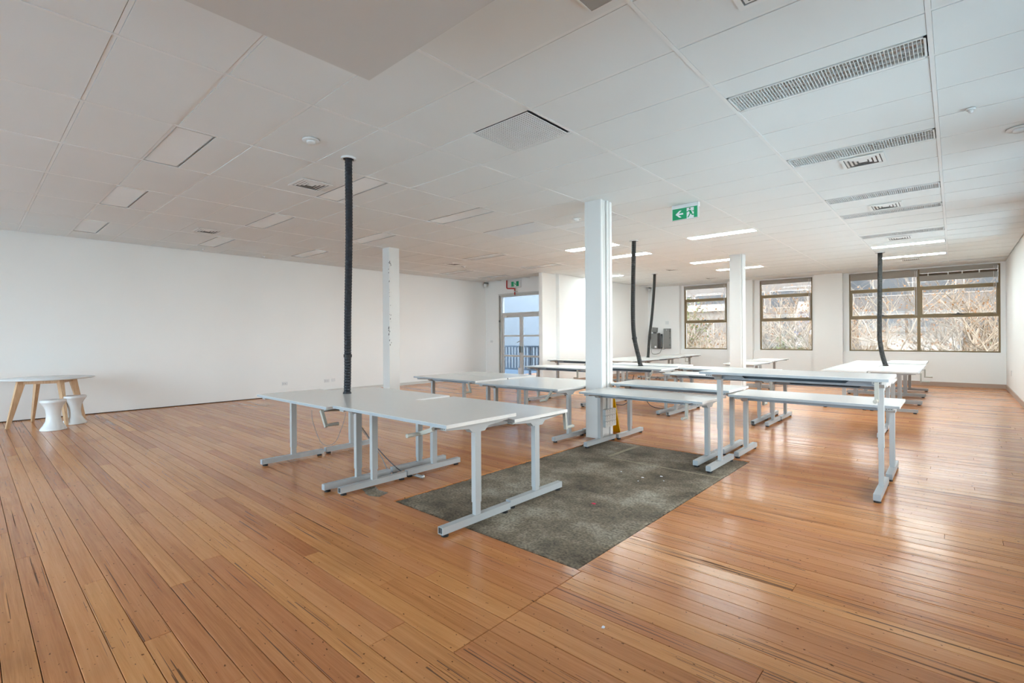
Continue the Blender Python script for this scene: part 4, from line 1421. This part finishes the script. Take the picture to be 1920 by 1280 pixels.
def tree(x, y, h, seed, label, pale=False, spread=1.0, lean=(0, 0)):
    rt = random.Random(seed)
    t = thing('bare_tree', (x, y, GZ), label, 'tree', 'bare street trees')
    trunk, br, leaves = MB(), MB(), MB()

    def grow(p, d, length, r, depth):
        n = 4
        pts, rad = [p], [r]
        dd = d.copy()
        q = p.copy()
        for i in range(n):
            dd = (dd + Vector((rt.uniform(-0.22, 0.22), rt.uniform(-0.22, 0.22), rt.uniform(-0.08, 0.14)))).normalized()
            q = q + dd * (length / n)
            pts.append(q.copy())
            rad.append(r * (1 - 0.42 * (i + 1) / n))
        (trunk if depth == 0 else br).tube(pts, rad, 7 if depth < 2 else 4, cap=depth == 0)
        if depth >= 4:
            for _ in range(2):
                if rt.random() < 0.6:
                    c = pts[rt.randint(1, n)]
                    s = rt.uniform(0.03, 0.06)
                    a = Vector((rt.uniform(-1, 1), rt.uniform(-1, 1), rt.uniform(-1, 1))).normalized() * s
                    b = Vector((rt.uniform(-1, 1), rt.uniform(-1, 1), rt.uniform(-1, 1))).normalized() * s
                    n0 = len(leaves.v)
                    leaves.v += [tuple(c), tuple(c + a), tuple(c + a + b), tuple(c + b)]
                    leaves.f.append((n0, n0 + 1, n0 + 2, n0 + 3))
            return
        k = (7, 5, 4, 4)[depth]
        for i in range(k):
            w = rt.uniform(0.35, 1.0) if depth else rt.uniform(0.45, 1.0)
            idx = min(n - 1, int(w * n))
            base = pts[idx].lerp(pts[idx + 1], w * n - idx) if idx < n else pts[-1]
            az = rt.uniform(0, 2 * PI)
            el = rt.uniform(0.15, 0.95)
            nd = Vector((math.cos(az) * spread, math.sin(az) * spread, el)).normalized()
            nd = (nd + dd * 0.55).normalized()
            grow(base, nd, length * rt.uniform(0.55, 0.78), rad[idx] * 0.55, depth + 1)
    grow(Vector((0, 0, 0)), Vector((lean[0], lean[1], 1)).normalized(), h * 0.45, 0.15 if pale else 0.13, 0)
    mm = 'bark_pale' if pale else 'bark'
    trunk.build('trunk', mm, t, True)
    br.build('branches', mm, t, True)
    leaves.build('leaves', 'leaf_brown', t)


tree(-10.5, 25.0, 8.5, 21, 'bare tree seen through the left part of the leftmost window', False)
tree(-8.2, 23.0, 8.0, 22, 'bare tree filling the leftmost narrow window', True)
tree(-6.2, 25.5, 8.5, 23, 'bare tree between the leftmost and middle windows', False)
tree(-4.42, 22.2, 7.5, 24, 'bare tree with pale trunk at right of the middle narrow window', True)
tree(-2.3, 24.0, 8.5, 25, 'bare tree in the left half of the wide window', True)
tree(-0.2, 25.5, 8.5, 26, 'bare tree behind the middle mullion of the wide window', False)
tree(1.1, 22.0, 8.0, 27, 'large bare tree leaning across right half of wide window', True, 1.2, (-0.35, 0))
tree(2.6, 25.0, 9.0, 28, 'bare tree at the right edge of the wide window', False)

rs = random.Random(9)
for (x, y, r, hh, lab) in ((-10.2, 25.0, 1.3, 6.9, 'dense green shrub low in the leftmost window'), (-5.4, 24.6, 1.2, 5.2, 'green shrub at the foot of the middle window view'),
                           (-3.1, 26.0, 0.7, 4.9, 'green shrub at the lower left of the wide window'), (1.9, 27.5, 1.4, 4.9, 'green shrub low at the right of the wide window')):
    t = thing('shrub', (x, y, GZ), lab, 'shrub')
    m = MB()
    for i in range(1500):
        a, b = rs.uniform(0, 2 * PI), rs.uniform(-1, 1)
        q = r * (rs.random() ** 0.35)
        c = Vector((q * math.cos(a) * math.sqrt(1 - b * b), q * math.sin(a) * math.sqrt(1 - b * b), hh * 0.55 + q * b * hh * 0.36))
        d1 = Vector((rs.uniform(-1, 1), rs.uniform(-1, 1), rs.uniform(-1, 1))) * 0.09
        d2 = Vector((rs.uniform(-1, 1), rs.uniform(-1, 1), rs.uniform(-1, 1))) * 0.09
        n0 = len(m.v)
        m.v += [tuple(c), tuple(c + d1), tuple(c + d1 + d2), tuple(c + d2)]
        m.f.append((n0, n0 + 1, n0 + 2, n0 + 3))
    m.build('foliage', 'shrub_green', t)
    MB().tube([(0, 0, 0), (0.05, 0, hh * 0.6)], [0.08, 0.04], 6).build('stem', 'bark', t)


def building(name, x0, x1, y0, y1, z1, material, label, rows, cols, wz, wmat='ext_dark', roof='ext_grey', rt=0.22):
    t = thing(name, ((x0 + x1) / 2, y0, GZ), label, 'building')
    w = (x1 - x0) / 2
    MB().box(-w, w, 0, y1 - y0, 0, z1 - GZ).build('wall', material, t)
    MB().box(-w - 0.2, w + 0.2, -0.25, y1 - y0 + 0.2, z1 - GZ, z1 - GZ + rt).build('roof', roof, t)
    for r_ in range(rows):
        zb = wz[r_] - GZ
        for c_ in range(cols):
            xa = -w + 0.5 + (2 * w - 1.0) * c_ / cols
            xb = xa + (2 * w - 1.0) / cols - 0.5
            f = MB()
            f.box(xa - 0.06, xb + 0.06, -0.05, 0.0, zb - 0.06, zb).box(xa - 0.06, xb + 0.06, -0.05, 0.0, zb + 1.3, zb + 1.36).box(xa - 0.06, xa, -0.05, 0.0, zb, zb + 1.3).box(xb, xb + 0.06, -0.05, 0.0, zb, zb + 1.3)
            fo = f.build('window', 'ext_white', t)
            MB().box(xa, xb, -0.03, -0.005, zb, zb + 1.3).build('pane', wmat, fo)
    return t


building('office_building', -24, -7.5, 44, 54, 6.4, 'ext_grey', 'grey office block behind the trees in the leftmost window', 2, 5, (1.2, 3.6))
building('apartment_building', -7.2, 3.5, 48, 58, 7.0, 'ext_grey', 'tall dark grey building behind the wide window trees', 2, 4, (1.6, 4.4))
building('brick_building', 4.0, 18, 44, 56, 6.4, 'ext_pale', 'pale building behind trees at the right of the wide window', 2, 5, (1.2, 3.8))
building('white_warehouse', -18, -11.2, 37, 42, 3.15, 'ext_pale', 'low building with broad white roof edge in the leftmost window', 1, 4, (1.0,), 'ext_grey', 'ext_white', 0.5)
building('rendered_shed', -3.57, 0.12, 31, 35, 1.5, 'ext_white', 'plain pale rendered building low in the wide window', 0, 0, ())
t = thing('solar_panel_array', (-6.75, 33, GZ), 'white framed solar panels tilted beyond the middle window', 'solar panel')
fr = MB().box(-0.52, 0.52, -0.06, 0.06, 0.0, 2.75).build('frame', 'ext_white', t)
fr.location = (-0.12, 0, 4.35)
fr.rotation_euler = (math.radians(-20), math.radians(8), 0)
for i in range(2):
    for k in range(2):
        MB().box(-0.36 + i * 0.42, 0.02 + i * 0.42, -0.08, -0.06, 0.2 + k * 1.0, 1.12 + k * 1.0).build('solar_cell_panel', 'solar_blue', fr)
MB().box(-0.5, -0.4, 0.0, 0.9, 0, 4.5).box(0.3, 0.4, 0.0, 0.9, 0, 4.5).build('support', 'ext_grey', t)
